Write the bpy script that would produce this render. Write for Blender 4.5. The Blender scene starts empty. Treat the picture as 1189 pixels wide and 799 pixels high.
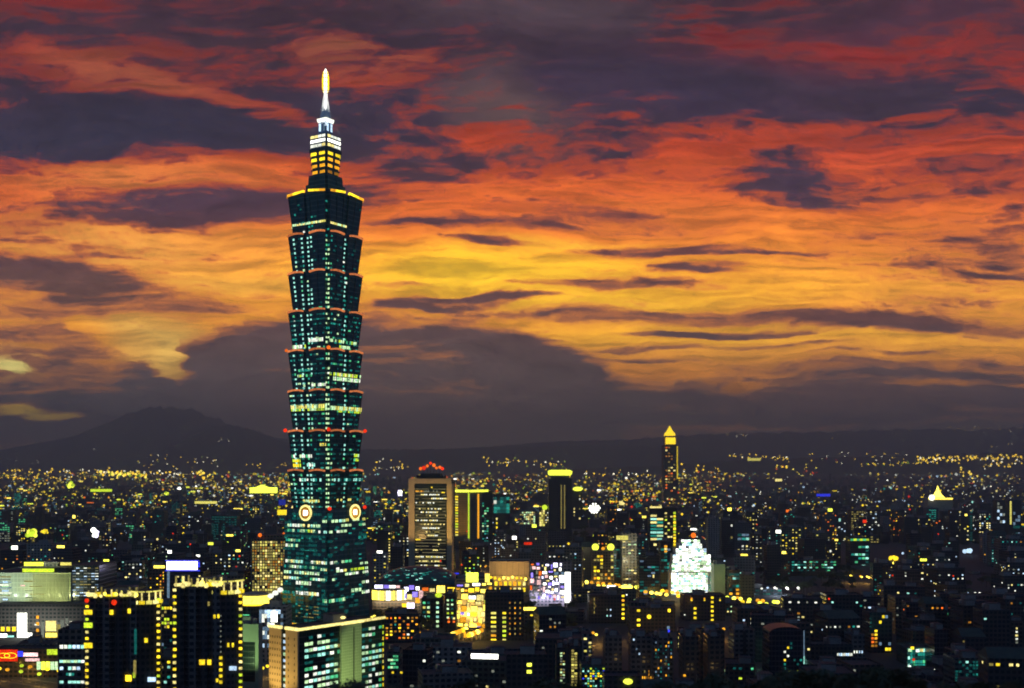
import bpy, bmesh, math, random
from mathutils import Vector, Matrix
R = math.radians
scn = bpy.context.scene
col = scn.collection

# ------------------------------------------------------------------ camera
EYE = 153.0            # metres: a lookout on the hillside south-east of the centre
F = 1310.0             # focal length in photo pixels (photo is 1189 x 799)
CX, HY = 594.5, 545.0  # principal column, horizon row
cam_d = bpy.data.cameras.new('camera')
cam = bpy.data.objects.new('camera', cam_d)
col.objects.link(cam)
cam.location = (0, 0, EYE)
cam.rotation_euler = (R(90), 0, 0)
cam_d.sensor_width = 36
cam_d.lens = 36 * F / 1189
cam_d.shift_y = (HY - 399.5) / 1189
cam_d.clip_start = 1
cam_d.clip_end = 60000
cam_d.dof.use_dof = True          # a fast long lens focused on the tall tower: far lights soften a little
cam_d.dof.focus_distance = 1150
cam_d.dof.aperture_fstop = cam_d.lens / 1000 / 1.15
scn.camera = cam

# ------------------------------------------------------------------ render / exposure
scn.view_settings.view_transform = 'Standard'
scn.view_settings.look = 'None'
scn.view_settings.gamma = 1
scn.view_settings.exposure = 0
scn.view_settings.use_curve_mapping = False
scn.cycles.use_denoising = True
scn.cycles.max_bounces = 4
scn.cycles.diffuse_bounces = 2
scn.cycles.glossy_bounces = 2
scn.cycles.transmission_bounces = 2
scn.cycles.volume_bounces = 0
scn.cycles.sample_clamp_indirect = 1.5
scn.cycles.sample_clamp_direct = 12
scn.cycles.filter_width = 1.8
scn.cycles.use_adaptive_sampling = True
scn.cycles.adaptive_threshold = 0.02
scn.cycles.adaptive_min_samples = 12

def lin(c):
    out = []
    for v in c:
        v = v / 255.0
        out.append(v / 12.92 if v <= 0.04045 else ((v + 0.055) / 1.055) ** 2.4)
    return out

# ------------------------------------------------------------------ sky
world = bpy.data.worlds.new('World')
scn.world = world
world.use_nodes = True
wt = world.node_tree
wt.nodes.clear()

class NG:
    def __init__(s, tree): s.t = tree
    def new(s, kind, **kw):
        n = s.t.nodes.new(kind)
        for k, v in kw.items(): setattr(n, k, v)
        return n
    def put(s, sock, v):
        if v is None: return
        if isinstance(v, bpy.types.NodeSocket): s.t.links.new(v, sock)
        else: sock.default_value = v
    def m(s, op, a, b=None, c=None, clamp=False):
        n = s.new('ShaderNodeMath', operation=op, use_clamp=clamp)
        for i, v in enumerate((a, b, c)):
            if v is not None: s.put(n.inputs[i], v)
        return n.outputs[0]
    def vm(s, op, a, b=None, c=None):
        n = s.new('ShaderNodeVectorMath', operation=op)
        for i, v in enumerate((a, b, c)):
            if v is not None: s.put(n.inputs[i], v)
        return n.outputs[0]
    def noise(s, vec, scale=1, detail=4, rough=.55, dist=0, colour=False):
        n = s.new('ShaderNodeTexNoise')
        s.put(n.inputs['Vector'], vec)
        n.inputs['Scale'].default_value = scale
        n.inputs['Detail'].default_value = detail
        n.inputs['Roughness'].default_value = rough
        n.inputs['Distortion'].default_value = dist
        return n.outputs['Color' if colour else 0]
    def rng(s, v, a, b, c=0., d=1., smooth=True):
        n = s.new('ShaderNodeMapRange')
        n.interpolation_type = 'SMOOTHSTEP' if smooth else 'LINEAR'
        s.put(n.inputs[0], v)
        for i, q in enumerate((a, b, c, d)): n.inputs[1 + i].default_value = q
        return n.outputs[0]
    def mix(s, f, a, b):
        n = s.new('ShaderNodeMix', data_type='RGBA')
        s.put(n.inputs[0], f); s.put(n.inputs[6], a); s.put(n.inputs[7], b)
        return n.outputs[2]
    def ramp(s, v, stops):
        n = s.new('ShaderNodeValToRGB')
        s.put(n.inputs[0], v)
        el = n.color_ramp.elements
        while len(el) < len(stops): el.new(0.5)
        for e, (p, c) in zip(el, stops):
            e.position = p; e.color = (*lin(c), 1)
        return n.outputs[0]
    def col(s, c):
        n = s.new('ShaderNodeRGB'); n.outputs[0].default_value = (*lin(c), 1)
        return n.outputs[0]

def kp(px, py): return ((px - CX) / 1000, (HY - py) / 1000)

def build_sky():
    g = NG(wt)
    tc = g.new('ShaderNodeTexCoord')
    sx = g.new('ShaderNodeSeparateXYZ'); g.put(sx.inputs[0], tc.outputs['Generated'])
    x, y, z = sx.outputs
    yc = g.m('MAXIMUM', y, 0.15)
    k = g.m('DIVIDE', 1.31, yc)
    U, V = g.m('MULTIPLY', x, k), g.m('MULTIPLY', z, k)
    cb = g.new('ShaderNodeCombineXYZ'); g.put(cb.inputs[0], U); g.put(cb.inputs[1], V)
    P = cb.outputs[0]
    # domain warp: wind-drawn, wider than tall
    w1 = g.noise(g.vm('MULTIPLY', P, (3.2, 8.5, 1)), 1, 3, .55, colour=True)
    w2 = g.noise(g.vm('MULTIPLY', P, (13, 40, 1)), 1, 4, .62, colour=True)
    P1 = g.vm('MULTIPLY_ADD', g.vm('SUBTRACT', w1, (.5, .5, .5)), (.26, .060, 0), P)
    P2 = g.vm('MULTIPLY_ADD', g.vm('SUBTRACT', w2, (.5, .5, .5)), (.075, .013, 0), P1)
    s1 = g.noise(g.vm('MULTIPLY', P2, (2.6, 13, 1)), 1, 5, .6)
    s2 = g.noise(g.vm('MULTIPLY', P2, (6, 85, 1)), 1, 4, .62)
    s3 = g.noise(g.vm('MULTIPLY', P1, (17, 50, 1)), 1, 5, .66)

    def feat(px, py, rx, ry, rot=0, sharp=.9, w=1., src=None):
        cx, cy = kp(px, py)
        mp = g.new('ShaderNodeMapping', vector_type='TEXTURE')
        g.put(mp.inputs['Vector'], src or P2)
        mp.inputs['Location'].default_value = (cx, cy, 0)
        mp.inputs['Rotation'].default_value = (0, 0, R(rot))
        mp.inputs['Scale'].default_value = (rx / 1000, ry / 1000, 1)
        gr = g.new('ShaderNodeTexGradient', gradient_type='SPHERICAL')
        g.put(gr.inputs[0], mp.outputs[0])
        return g.rng(gr.outputs['Fac'], 0, sharp, 0, w)

    # the bright layer behind the clouds
    vr = g.m('MULTIPLY_ADD', g.m('SUBTRACT', s1, .5), .10, V)
    vn = g.m('DIVIDE', vr, .56)
    glow = g.ramp(vn, [(0, (92, 70, 58)), (.07, (140, 92, 52)), (.17, (206, 124, 32)), (.30, (238, 152, 28)), (.40, (240, 154, 28)),
                       (.47, (238, 132, 30)), (.55, (228, 104, 28)), (.66, (206, 72, 24)), (.80, (180, 50, 30)), (1., (136, 42, 40))])
    for (px, py, rx, ry, rot, c, w) in GLOWS:
        glow = g.mix(feat(px, py, rx, ry, rot, 1., w, P1), glow, g.col(c))
    # brightness streaks in the glow itself
    st = g.rng(g.m('ADD', g.m('MULTIPLY', s2, .6), g.m('MULTIPLY', s3, .4)), .36, .64, .5, 1.22)
    glow = g.vm('MULTIPLY', glow, g.vm('MULTIPLY_ADD', st, (1, 1, 1), (0, 0, 0)))
    # cloud density
    d = g.m('MULTIPLY_ADD', g.m('SUBTRACT', s1, .5), 3.0, BIAS)
    d = g.m('MULTIPLY_ADD', g.m('SUBTRACT', s2, .5), 1.7, d)
    d = g.m('MULTIPLY_ADD', g.m('SUBTRACT', s3, .5), g.rng(V, .16, .36, 1.1, 2.5), d)
    s4 = g.noise(g.vm('MULTIPLY', P2, (52, 150, 1)), 1, 5, .72)
    d = g.m('MULTIPLY_ADD', g.m('SUBTRACT', s4, .5), .85, d)
    d = g.m('ADD', d, g.rng(V, .27, .52, 0, .74))
    d = g.m('ADD', d, g.rng(V, .13, .03, 0, .45))
    for (px, py, rx, ry, rot, sharp, w) in CLOUDS:
        d = g.m('ADD', d, feat(px, py, rx, ry, rot, sharp, w * .8))
    # cloud colour
    dark = g.ramp(g.m('DIVIDE', V, .56), [(0, (66, 60, 60)), (.10, (70, 60, 58)), (.22, (74, 57, 54)), (.36, (84, 54, 50)), (.52, (84, 50, 52)),
                                           (.68, (54, 40, 56)), (.85, (56, 40, 56)), (1., (66, 40, 50))])
    for (px, py, rx, ry, rot, c, w) in TINTS:
        dark = g.mix(feat(px, py, rx, ry, rot, 1., w, P1), dark, g.col(c))
    dark = g.vm('MULTIPLY', dark, g.vm('MULTIPLY_ADD', g.rng(g.m('ADD', g.m('MULTIPLY', s3, .5), g.m('MULTIPLY', s1, .5)), .3, .7, 1.4, .62), (1, 1, 1), (0, 0, 0)))
    edge = g.ramp(g.m('DIVIDE', V, .56), [(0, (96, 74, 62)), (.2, (150, 92, 50)), (.4, (190, 104, 40)), (.6, (158, 58, 32)), (.8, (128, 46, 40)), (1., (98, 42, 46))])
    c1 = g.mix(g.rng(d, -.06, .54), glow, edge)
    c2 = g.mix(g.rng(d, .24, .94), c1, dark)
    c2 = g.vm('MULTIPLY', c2, g.vm('MULTIPLY_ADD', g.rng(V, .06, .5, 3.0, 1.2), (1, 1, 1), (0, 0, 0)))
    # low haze over the horizon, then night behind the lookout
    c3 = g.mix(g.rng(V, .085, -.01, 0, .6), c2, g.col((96, 82, 76)))
    front = g.rng(y, .15, .75)
    back = g.mix(g.rng(z, -.1, .7), g.col((82, 110, 144)), g.col((56, 80, 120)))
    c4 = g.mix(front, back, c3)
    # the physical dusk sky gives the faint blue from overhead
    sk = g.new('ShaderNodeTexSky', sky_type='NISHITA')
    sk.sun_disc = False
    sk.sun_elevation = R(1.0); sk.sun_rotation = R(0)
    b1 = g.new('ShaderNodeBackground'); g.put(b1.inputs[0], c4); b1.inputs[1].default_value = 1.0
    b2 = g.new('ShaderNodeBackground'); g.put(b2.inputs[0], sk.outputs[0]); b2.inputs[1].default_value = 0.0006
    ad = g.new('ShaderNodeAddShader'); g.put(ad.inputs[0], b1.outputs[0]); g.put(ad.inputs[1], b2.outputs[0])
    o = g.new('ShaderNodeOutputWorld'); g.put(o.inputs[0], ad.outputs[0])

BIAS = -.05
_rs = random.Random(12)
STREAKS = [(_rs.uniform(470, 1189), _rs.uniform(232, 352), _rs.uniform(60, 170), _rs.uniform(4, 9), _rs.uniform(-3, 3), .9, _rs.uniform(.55, 1.0)) for _ in range(16)] + [(_rs.uniform(0, 330), _rs.uniform(255, 300), _rs.uniform(60, 140), _rs.uniform(3, 6), _rs.uniform(-3, 3), .9, _rs.uniform(.4, .7)) for _ in range(5)] + [(_rs.uniform(700, 1189), _rs.uniform(395, 425), _rs.uniform(60, 150), _rs.uniform(4, 8), _rs.uniform(-3, 3), .9, _rs.uniform(.5, .9)) for _ in range(6)]
# colour pools in the bright layer: px, py, half width, half height, tilt, colour, weight
GLOWS = [
    (560, 318, 300, 46, 0, (255, 200, 22), .9), (700, 345, 260, 26, 0, (255, 196, 24), .85), (640, 285, 200, 12, 0, (255, 196, 40), .5), (860, 392, 460, 34, 0, (255, 184, 24), .9), (900, 335, 420, 26, 0, (255, 176, 22), .8), (250, 330, 260, 24, 0, (252, 184, 60), .6),
    (120, 285, 330, 70, 0, (238, 164, 62), .8), (1050, 340, 300, 70, 0, (246, 158, 40), .7),
    (170, 205, 300, 60, -4, (214, 122, 48), .8), (780, 250, 260, 40, 0, (232, 118, 34), .6),
    (410, 60, 200, 55, -12, (172, 92, 62), .9), (170, 85, 260, 50, -14, (166, 84, 52), .9),
    (880, 60, 330, 70, -5, (150, 42, 42), .9), (1000, 160, 300, 60, 0, (186, 64, 32), .8),
    (180, 410, 130, 40, -28, (240, 190, 84), .9), (60, 480, 120, 26, 0, (255, 206, 40), 1.), (10, 425, 60, 28, 0, (255, 236, 130), 1.),
    (900, 410, 320, 30, 0, (238, 156, 40), .7), (950, 491, 360, 10, 0, (190, 112, 60), .9),
]
# cloud masses: px, py, half width, half height, tilt, edge (1 soft, .3 hard), weight
CLOUDS = [
    (150, 150, 520, 54, 4, .6, 1.0), (60, 130, 240, 60, 0, .8, .45), (470, 185, 190, 48, -8, .8, .6), (520, 120, 130, 60, 0, .9, .35),
    (260, 234, 290, 32, 2, .7, 1.35), (130, 25, 260, 40, 0, .9, .35), (640, 110, 130, 100, -30, 1., .55), (730, 130, 160, 60, -10, .9, .35), (1010, 110, 200, 46, 4, .8, .5), (700, 60, 160, 40, -6, .9, .4), (600, 20, 240, 40, 0, .9, .5),
    (820, 105, 300, 60, 0, .8, .6), (920, 205, 125, 50, -8, .8, 1.25), (1120, 210, 150, 60, 0, .9, .45), (1100, 120, 220, 50, 0, .9, .45),
    (720, 190, 120, 40, 0, .9, .35), (1060, 20, 240, 40, 0, .9, .45), (1150, 280, 130, 40, 0, .9, .3),
    (50, 318, 160, 28, -3, .6, 1.2), (120, 355, 190, 34, 0, .8, .45), (40, 395, 120, 40, 0, .7, .55),
    (740, 252, 170, 28, -4, .9, .65), (770, 290, 160, 11, 2, .6, 1.15), (810, 308, 100, 9, 2, .6, 1.1), (1020, 265, 90, 14, 6, .8, .45),
    (930, 371, 450, 18, -2, .8, 1.25), (815, 388, 135, 7, 0, .8, 1.4), (515, 350, 160, 12, 3, .6, 1.1), (450, 300, 70, 10, 0, .8, .5), (1130, 345, 140, 12, 2, .8, .4),
    (440, 470, 340, 126, 0, .35, 1.15), (90, 465, 300, 62, 0, .4, .9), (300, 400, 190, 40, 8, .6, .6), (620, 425, 150, 52, -20, .5, .6),
    (1030, 474, 410, 52, 0, .6, .95), (1000, 432, 230, 12, -1, .8, .8), (960, 470, 140, 16, 3, .8, .5), (1130, 462, 110, 14, 0, .8, .6), (760, 405, 70, 12, 4, .6, .7), (1100, 440, 200, 36, 0, .6, .5),
    (400, 60, 170, 36, -10, .9, -.35), (190, 95, 240, 28, -15, .8, -.55), (170, 185, 260, 22, 2, .8, -.35), (830, 165, 110, 32, 0, .9, -.3),
    (880, 50, 200, 34, -8, .9, -.4), (300, 120, 120, 16, -18, .8, -.8), (90, 60, 160, 16, -14, .8, -.6), (330, 25, 160, 30, -16, .9, -.35), (480, 75, 90, 20, 30, .9, -.3), (1010, 140, 200, 14, 4, .9, -.6), (1080, 175, 160, 12, 3, .9, -.6), (1000, 205, 120, 10, 6, .9, -.5), (1120, 235, 120, 10, 3, .9, -.5), (760, 165, 80, 22, -30, .9, -.4), (170, 412, 110, 15, -24, .6, -1.7), (28, 477, 80, 11, 0, .9, -1.7), (88, 484, 66, 8, 4, .9, -1.6), (10, 426, 36, 10, -6, .9, -1.8), (45, 452, 50, 5, 2, .9, -.6), (110, 395, 40, 10, -20, .7, -.7),
    (560, 300, 360, 60, 0, 1., -.35), (885, 452, 50, 7, 4, .7, -.9), (1060, 447, 90, 5, 2, .8, -.7), (1165, 446, 40, 6, 0, .8, -.8), (780, 436, 90, 10, -6, .8, -.6), (960, 492, 330, 6, 0, .9, -1.1), (760, 460, 160, 10, 0, .8, .2),
]
# cloud colours: px, py, half width, half height, tilt, colour, weight
TINTS = [
    (150, 150, 420, 70, 4, (42, 38, 56), .9), (250, 60, 300, 60, 0, (70, 44, 50), .6), (255, 232, 250, 40, 2, (66, 44, 58), .8), (590, 130, 130, 70, -30, (98, 74, 72), .8), (620, 10, 260, 60, 0, (84, 68, 76), .7),
    (880, 120, 300, 60, 0, (70, 48, 66), .7), (950, 60, 260, 45, 0, (112, 42, 54), .7), (780, 110, 200, 50, -6, (54, 42, 64), .8), (920, 205, 120, 55, -8, (60, 42, 58), .9),
    (1130, 210, 180, 60, 0, (88, 46, 48), .6), (430, 470, 380, 120, 0, (84, 66, 62), .8), (150, 470, 280, 60, 0, (66, 60, 62), .8),
    (60, 340, 260, 60, 0, (98, 64, 50), .7), (760, 260, 220, 60, 0, (122, 60, 42), .6), (1000, 460, 360, 50, 0, (84, 58, 52), .7),
    (930, 371, 400, 20, 0, (92, 54, 44), .8), (1120, 20, 220, 60, 0, (84, 44, 60), .6),
]
CLOUDS += STREAKS
build_sky()
world.cycles.sampling_method = 'MANUAL'
world.cycles.sample_map_resolution = 512

# the last of the sun, already at the skyline behind the clouds
sun_d = bpy.data.lights.new('sun', 'SUN')
sun = bpy.data.objects.new('sun', sun_d); col.objects.link(sun)
sun_d.energy = 0.02; sun_d.angle = R(3); sun_d.color = (1, .55, .25)
sun.rotation_euler = (R(-89), 0, 0)

# ------------------------------------------------------------------ materials
def new_mat(name):
    m = bpy.data.materials.new(name); m.use_nodes = True
    return m, m.node_tree, m.node_tree.nodes['Principled BSDF']

def plain(name, rgb, rough=.8, metal=0., spec=.3, var=.3, scale=.15):
    """matt surface with weathering noise; rgb is real base colour, 0..1"""
    m, t, b = new_mat(name); g = NG(t)
    tc = g.new('ShaderNodeTexCoord')
    n = g.noise(tc.outputs['Object'], scale, 6, .6)
    f = g.rng(n, .3, .7, 1 - var, 1 + var, False)
    c = g.vm('MULTIPLY', (*rgb,), (1, 1, 1))
    cc = g.vm('SCALE', c); g.put(cc.node.inputs[3], f)
    g.put(b.inputs['Base Color'], cc)
    b.inputs['Roughness'].default_value = rough; b.inputs['Metallic'].default_value = metal
    b.inputs['Specular IOR Level'].default_value = spec
    return m

def facade(name, wall, glass=(.012, .02, .026), bay=3.6, floor=3.5, wf=.62, hf=.52, rough=.75, var=.25):
    """masonry or panel wall with a grid of dark unlit glazing (object space metres)"""
    m, t, b = new_mat(name); g = NG(t)
    tc = g.new('ShaderNodeTexCoord')
    sx = g.new('ShaderNodeSeparateXYZ'); g.put(sx.inputs[0], tc.outputs['Object'])
    u = g.m('ADD', sx.outputs[0], sx.outputs[1]); z = sx.outputs[2]
    fu = g.m('FRACT', g.m('DIVIDE', g.m('ADD', u, 500.), bay)); fz = g.m('FRACT', g.m('DIVIDE', g.m('ADD', z, 1.), floor))
    a = g.m('LESS_THAN', g.m('ABSOLUTE', g.m('SUBTRACT', fu, .5)), wf / 2)
    c = g.m('LESS_THAN', g.m('ABSOLUTE', g.m('SUBTRACT', fz, .5)), hf / 2)
    nz = g.new('ShaderNodeSeparateXYZ'); g.put(nz.inputs[0], tc.outputs['Normal'])
    side = g.m('LESS_THAN', g.m('ABSOLUTE', nz.outputs[2]), .5)
    k = g.m('MULTIPLY', g.m('MULTIPLY', a, c), side)
    n = g.noise(tc.outputs['Object'], .12, 6, .65)
    n2 = g.noise(g.vm('MULTIPLY', tc.outputs['Object'], (1, 1, .08)), .9, 4, .6)
    f = g.m('MULTIPLY', g.rng(n, .3, .7, 1 - var, 1 + var, False), g.rng(n2, .3, .7, .82, 1.1, False))
    cc = g.vm('SCALE', (*wall,)); g.put(cc.node.inputs[3], f)
    g.put(b.inputs['Base Color'], g.mix(k, cc, (*glass, 1)))
    g.put(b.inputs['Roughness'], g.m('SUBTRACT', rough, g.m('MULTIPLY', k, rough - .16)))
    b.inputs['Specular IOR Level'].default_value = .4
    return m

GLOWC = {
    'white': ((236, 240, 222), 1.1), 'cream': ((252, 232, 140), 1.05), 'paleyellow': ((238, 226, 110), .85), 'yellow': ((246, 214, 40), 1.1),
    'amber': ((250, 172, 38), 1.0), 'dimamber': ((190, 128, 40), .6), 'orange': ((245, 112, 30), 1.0), 'red': ((232, 48, 16), 1.0), 'salmon': ((242, 138, 80), .55),
    'lime': ((196, 224, 50), 1.0), 'palegreen': ((196, 236, 176), 1.0), 'green': ((84, 204, 140), .8), 'teal': ((38, 158, 142), .7), 'dimteal': ((16, 84, 80), .7),
    'cyan': ((160, 236, 218), 1.0), 'ice': ((190, 222, 250), 1.1), 'dimice': ((120, 150, 176), .55), 'farsodium': ((255, 206, 50), 2.4), 'farwhite': ((255, 246, 210), 2.6), 'dimblue': ((44, 60, 190), .6), 'blue': ((52, 62, 236), 1.1), 'violet': ((150, 130, 250), 1.1),
    'bandcream': ((104, 96, 66), .8), 'dimcream': ((176, 160, 86), .55), 'dimwhite': ((150, 156, 140), .5), 'pink': ((250, 200, 196), 1.1),
    'hot': ((255, 255, 240), 3.0), 'hotyellow': ((255, 226, 84), 2.4), 'hotgreen': ((226, 255, 236), 2.6), 'hotlime': ((226, 236, 70), 2.0), 'hotviolet': ((226, 220, 255), 3.0), 'gold': ((255, 214, 40), 1.5),
}
_gl = {}
def glow(key, lightsource=False):
    k = key + ('_source' if lightsource else '')
    if k in _gl: return _gl[k]
    rgb, s = GLOWC[key]
    m = bpy.data.materials.new('lit_' + k); m.use_nodes = True
    t = m.node_tree; t.nodes.clear(); g = NG(t)
    tc = g.new('ShaderNodeTexCoord')
    oi = g.new('ShaderNodeObjectInfo')
    n = g.noise(g.vm('ADD', tc.outputs['Object'], oi.outputs['Location']), .8, 3, .65)
    st = g.m('MULTIPLY', g.rng(n, .3, .7, s * .6, s * 1.95, False), g.m('MULTIPLY_ADD', oi.outputs['Random'], .6, .7))
    e = g.new('ShaderNodeEmission'); e.inputs[0].default_value = (*lin(rgb), 1); g.put(e.inputs[1], st)
    o = g.new('ShaderNodeOutputMaterial'); g.put(o.inputs[0], e.outputs[0])
    m.cycles.emission_sampling = 'AUTO' if lightsource else 'NONE'
    _gl[k] = m
    return m

M = {
    'asphalt': plain('asphalt', (.045, .045, .048), .85), 'pavement': plain('pavement', (.13, .13, .125), .85),
    'roof': plain('roof_felt', (.06, .062, .066), .9), 'roofgreen': plain('roof_coating', (.05, .075, .06), .85), 'concrete': plain('concrete', (.26, .25, .235), .85),
    'steel': plain('steel', (.3, .3, .3), .4, .8), 'tank': plain('tank_steel', (.42, .43, .44), .35, .9), 'black': plain('dark_metal', (.02, .021, .024), .5),
    'beige': plain('beige_stone', (.42, .36, .25), .8, var=.12), 'palegreen': plain('pale_green_stone', (.36, .40, .29), .8, var=.12),
    'teal_roof': facade('teal_glazed_roof', (.03, .09, .09), (.01, .08, .085), 4, 4, .85, .8, .35),
    'brown': facade('brown_tile', (.085, .07, .06)), 'grey': facade('grey_tile', (.13, .13, .135)), 'charcoal': facade('charcoal_tile', (.05, .05, .056), bay=3.2),
    'navy': facade('blue_grey_glass', (.04, .048, .07), (.01, .016, .03), 2.6, 3.6, .8, .7, .4), 'pale': facade('pale_render', (.26, .255, .245), bay=4.2, wf=.5),
    'sand': facade('sand_tile', (.20, .165, .12)), 'greenish': facade('grey_green_tile', (.09, .115, .10)), 'glass': facade('dark_curtain_glass', (.03, .04, .042), (.008, .018, .02), 1.7, 3.9, .86, .8, .3),
    'towerglass': facade('green_curtain_glass', (.03, .105, .10), (.012, .062, .062), 1.55, 4.2, .84, .72, .28, .15),
    'footglass': facade('brightened_curtain_glass', (.05, .17, .16), (.02, .10, .10), 1.55, 4.2, .84, .72, .28, .15), 'towerframe': plain('green_grey_metal', (.06, .10, .10), .45, .5), 'white': plain('white_paint', (.72, .72, .70), .6, var=.08), 'bark': plain('bark', (.05, .038, .028), .9, scale=2.),  # footglass: tower glass with the foot's teal glow put into its colour
    'shaft': facade('shaft_tile', (.36, .40, .29), (.22, .25, .17), 1.6, 1.75, .9, .88, .7, .15), 'hall': facade('hall_stone', (.36, .40, .29), (.20, .23, .16), 3.4, 4.4, .88, .84, .7, .2), 'soil': plain('hill_soil', (.03, .032, .022), .95, scale=.05),
}

# ------------------------------------------------------------------ mesh kit
class MB:
    def __init__(s): s.v = []; s.f = []; s.mi = []; s.mats = []; s.smooth = False
    def mat(s, m):
        if m not in s.mats: s.mats.append(m)
        return s.mats.index(m)
    def poly(s, pts, m):
        b = len(s.v); s.v += [tuple(p) for p in pts]; s.f.append(tuple(range(b, b + len(pts)))); s.mi.append(s.mat(m))
        return s
    def box(s, x0, y0, z0, x1, y1, z1, m, top=None):
        b = len(s.v); i = s.mat(m)
        s.v += [(x0, y0, z0), (x1, y0, z0), (x1, y1, z0), (x0, y1, z0), (x0, y0, z1), (x1, y0, z1), (x1, y1, z1), (x0, y1, z1)]
        s.f += [tuple(b + q for q in f) for f in ((0, 3, 2, 1), (4, 5, 6, 7), (0, 1, 5, 4), (1, 2, 6, 5), (2, 3, 7, 6), (3, 0, 4, 7))]
        s.mi += [i, s.mat(top) if top else i, i, i, i, i]
        return s
    def cbox(s, x, y, z, w, d, h, m, top=None): return s.box(x - w / 2, y - d / 2, z, x + w / 2, y + d / 2, z + h, m, top)
    def loft(s, rings, m, cap=True, capm=None):
        """rings: lists of points, same count, counter-clockwise seen from above"""
        b = len(s.v); n = len(rings[0]); i = s.mat(m)
        for r in rings: s.v += [tuple(p) for p in r]
        for k in range(len(rings) - 1):
            for j in range(n):
                s.f.append((b + k * n + j, b + k * n + (j + 1) % n, b + (k + 1) * n + (j + 1) % n, b + (k + 1) * n + j)); s.mi.append(i)
        if cap:
            s.f.append(tuple(b + j for j in reversed(range(n)))); s.mi.append(i)
            s.f.append(tuple(b + (len(rings) - 1) * n + j for j in range(n))); s.mi.append(s.mat(capm) if capm else i)
        return s
    def lathe(s, prof, m, n=16, cx=0, cy=0, a0=0.):
        rings = [[(cx + r * math.cos(a0 + 2 * math.pi * j / n), cy + r * math.sin(a0 + 2 * math.pi * j / n), z) for j in range(n)] for r, z in prof]
        return s.loft(rings, m)
    def tube(s, p, q, r, m, n=6, r2=None):
        p, q = Vector(p), Vector(q); d = (q - p).normalized()
        a = d.orthogonal().normalized(); c = d.cross(a); r2 = r if r2 is None else r2
        return s.loft([[tuple(o + rr * (a * math.cos(2 * math.pi * j / n) + c * math.sin(2 * math.pi * j / n))) for j in range(n)] for o, rr in ((p, r), (q, r2))], m)
    def octa(s, c, r, m):
        b = len(s.v); i = s.mat(m); x, y, z = c
        s.v += [(x + r, y, z), (x - r, y, z), (x, y + r, z), (x, y - r, z), (x, y, z + r), (x, y, z - r)]
        for f in ((0, 2, 4), (2, 1, 4), (1, 3, 4), (3, 0, 4), (2, 0, 5), (1, 2, 5), (3, 1, 5), (0, 3, 5)):
            s.f.append(tuple(b + q for q in f)); s.mi.append(i)
        return s
    def ball(s, c, r, m, n=10, k=6, sz=1.):
        return s.lathe([(max(r * math.sin(math.pi * j / k), r * .02), c[2] - r * sz * math.cos(math.pi * j / k)) for j in range(k + 1)], m, n, c[0], c[1])
    def mesh(s, name):
        me = bpy.data.meshes.new(name); me.from_pydata(s.v, [], s.f)
        for m in s.mats: me.materials.append(m)
        me.polygons.foreach_set('material_index', s.mi)
        if s.smooth: me.polygons.foreach_set('use_smooth', [True] * len(s.f))
        me.update()
        return me
    def build(s, name, parent=None, loc=(0, 0, 0), rz=0.):
        return put(s.mesh(name), name, parent, loc, rz)

def put(me, name, parent=None, loc=(0, 0, 0), rz=0.):
    o = bpy.data.objects.new(name, me); col.objects.link(o)
    o.location = loc; o.rotation_euler = (0, 0, rz)
    if parent: o.parent = parent
    return o

LABELS = set()
def tag(o, label=None, cat=None, group=None, kind=None):
    if label: o['label'] = label; LABELS.add(label)
    if cat: o['category'] = cat
    if group: o['group'] = group
    if kind: o['kind'] = kind
    return o

def thing(name, label, cat, loc=(0, 0, 0), rz=0., group=None):
    return tag(put(None, name, None, loc, rz), label, cat, group)

def zat(py, Y): return EYE + (HY - py) * Y / F
def xat(px, Y): return (px - CX) * Y / F

_wm = {}
def win_mesh(w, h, key, src=False):
    k = (round(w, 1), round(h, 1), key, src)
    if k not in _wm:
        _wm[k] = MB().box(-k[0] / 2, -.06, -k[1] / 2, k[0] / 2, .05, k[1] / 2, glow(key, src)).mesh('window')
    return _wm[k]

def lamp_light(parent, loc, power, rgb, r=.6):
    d = bpy.data.lights.new('lamp_light', 'POINT'); d.energy = power; d.color = lin(rgb); d.shadow_soft_size = r
    o = bpy.data.objects.new('lamp_light', d); col.objects.link(o); o.location = loc; o.parent = parent
    return o

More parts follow.
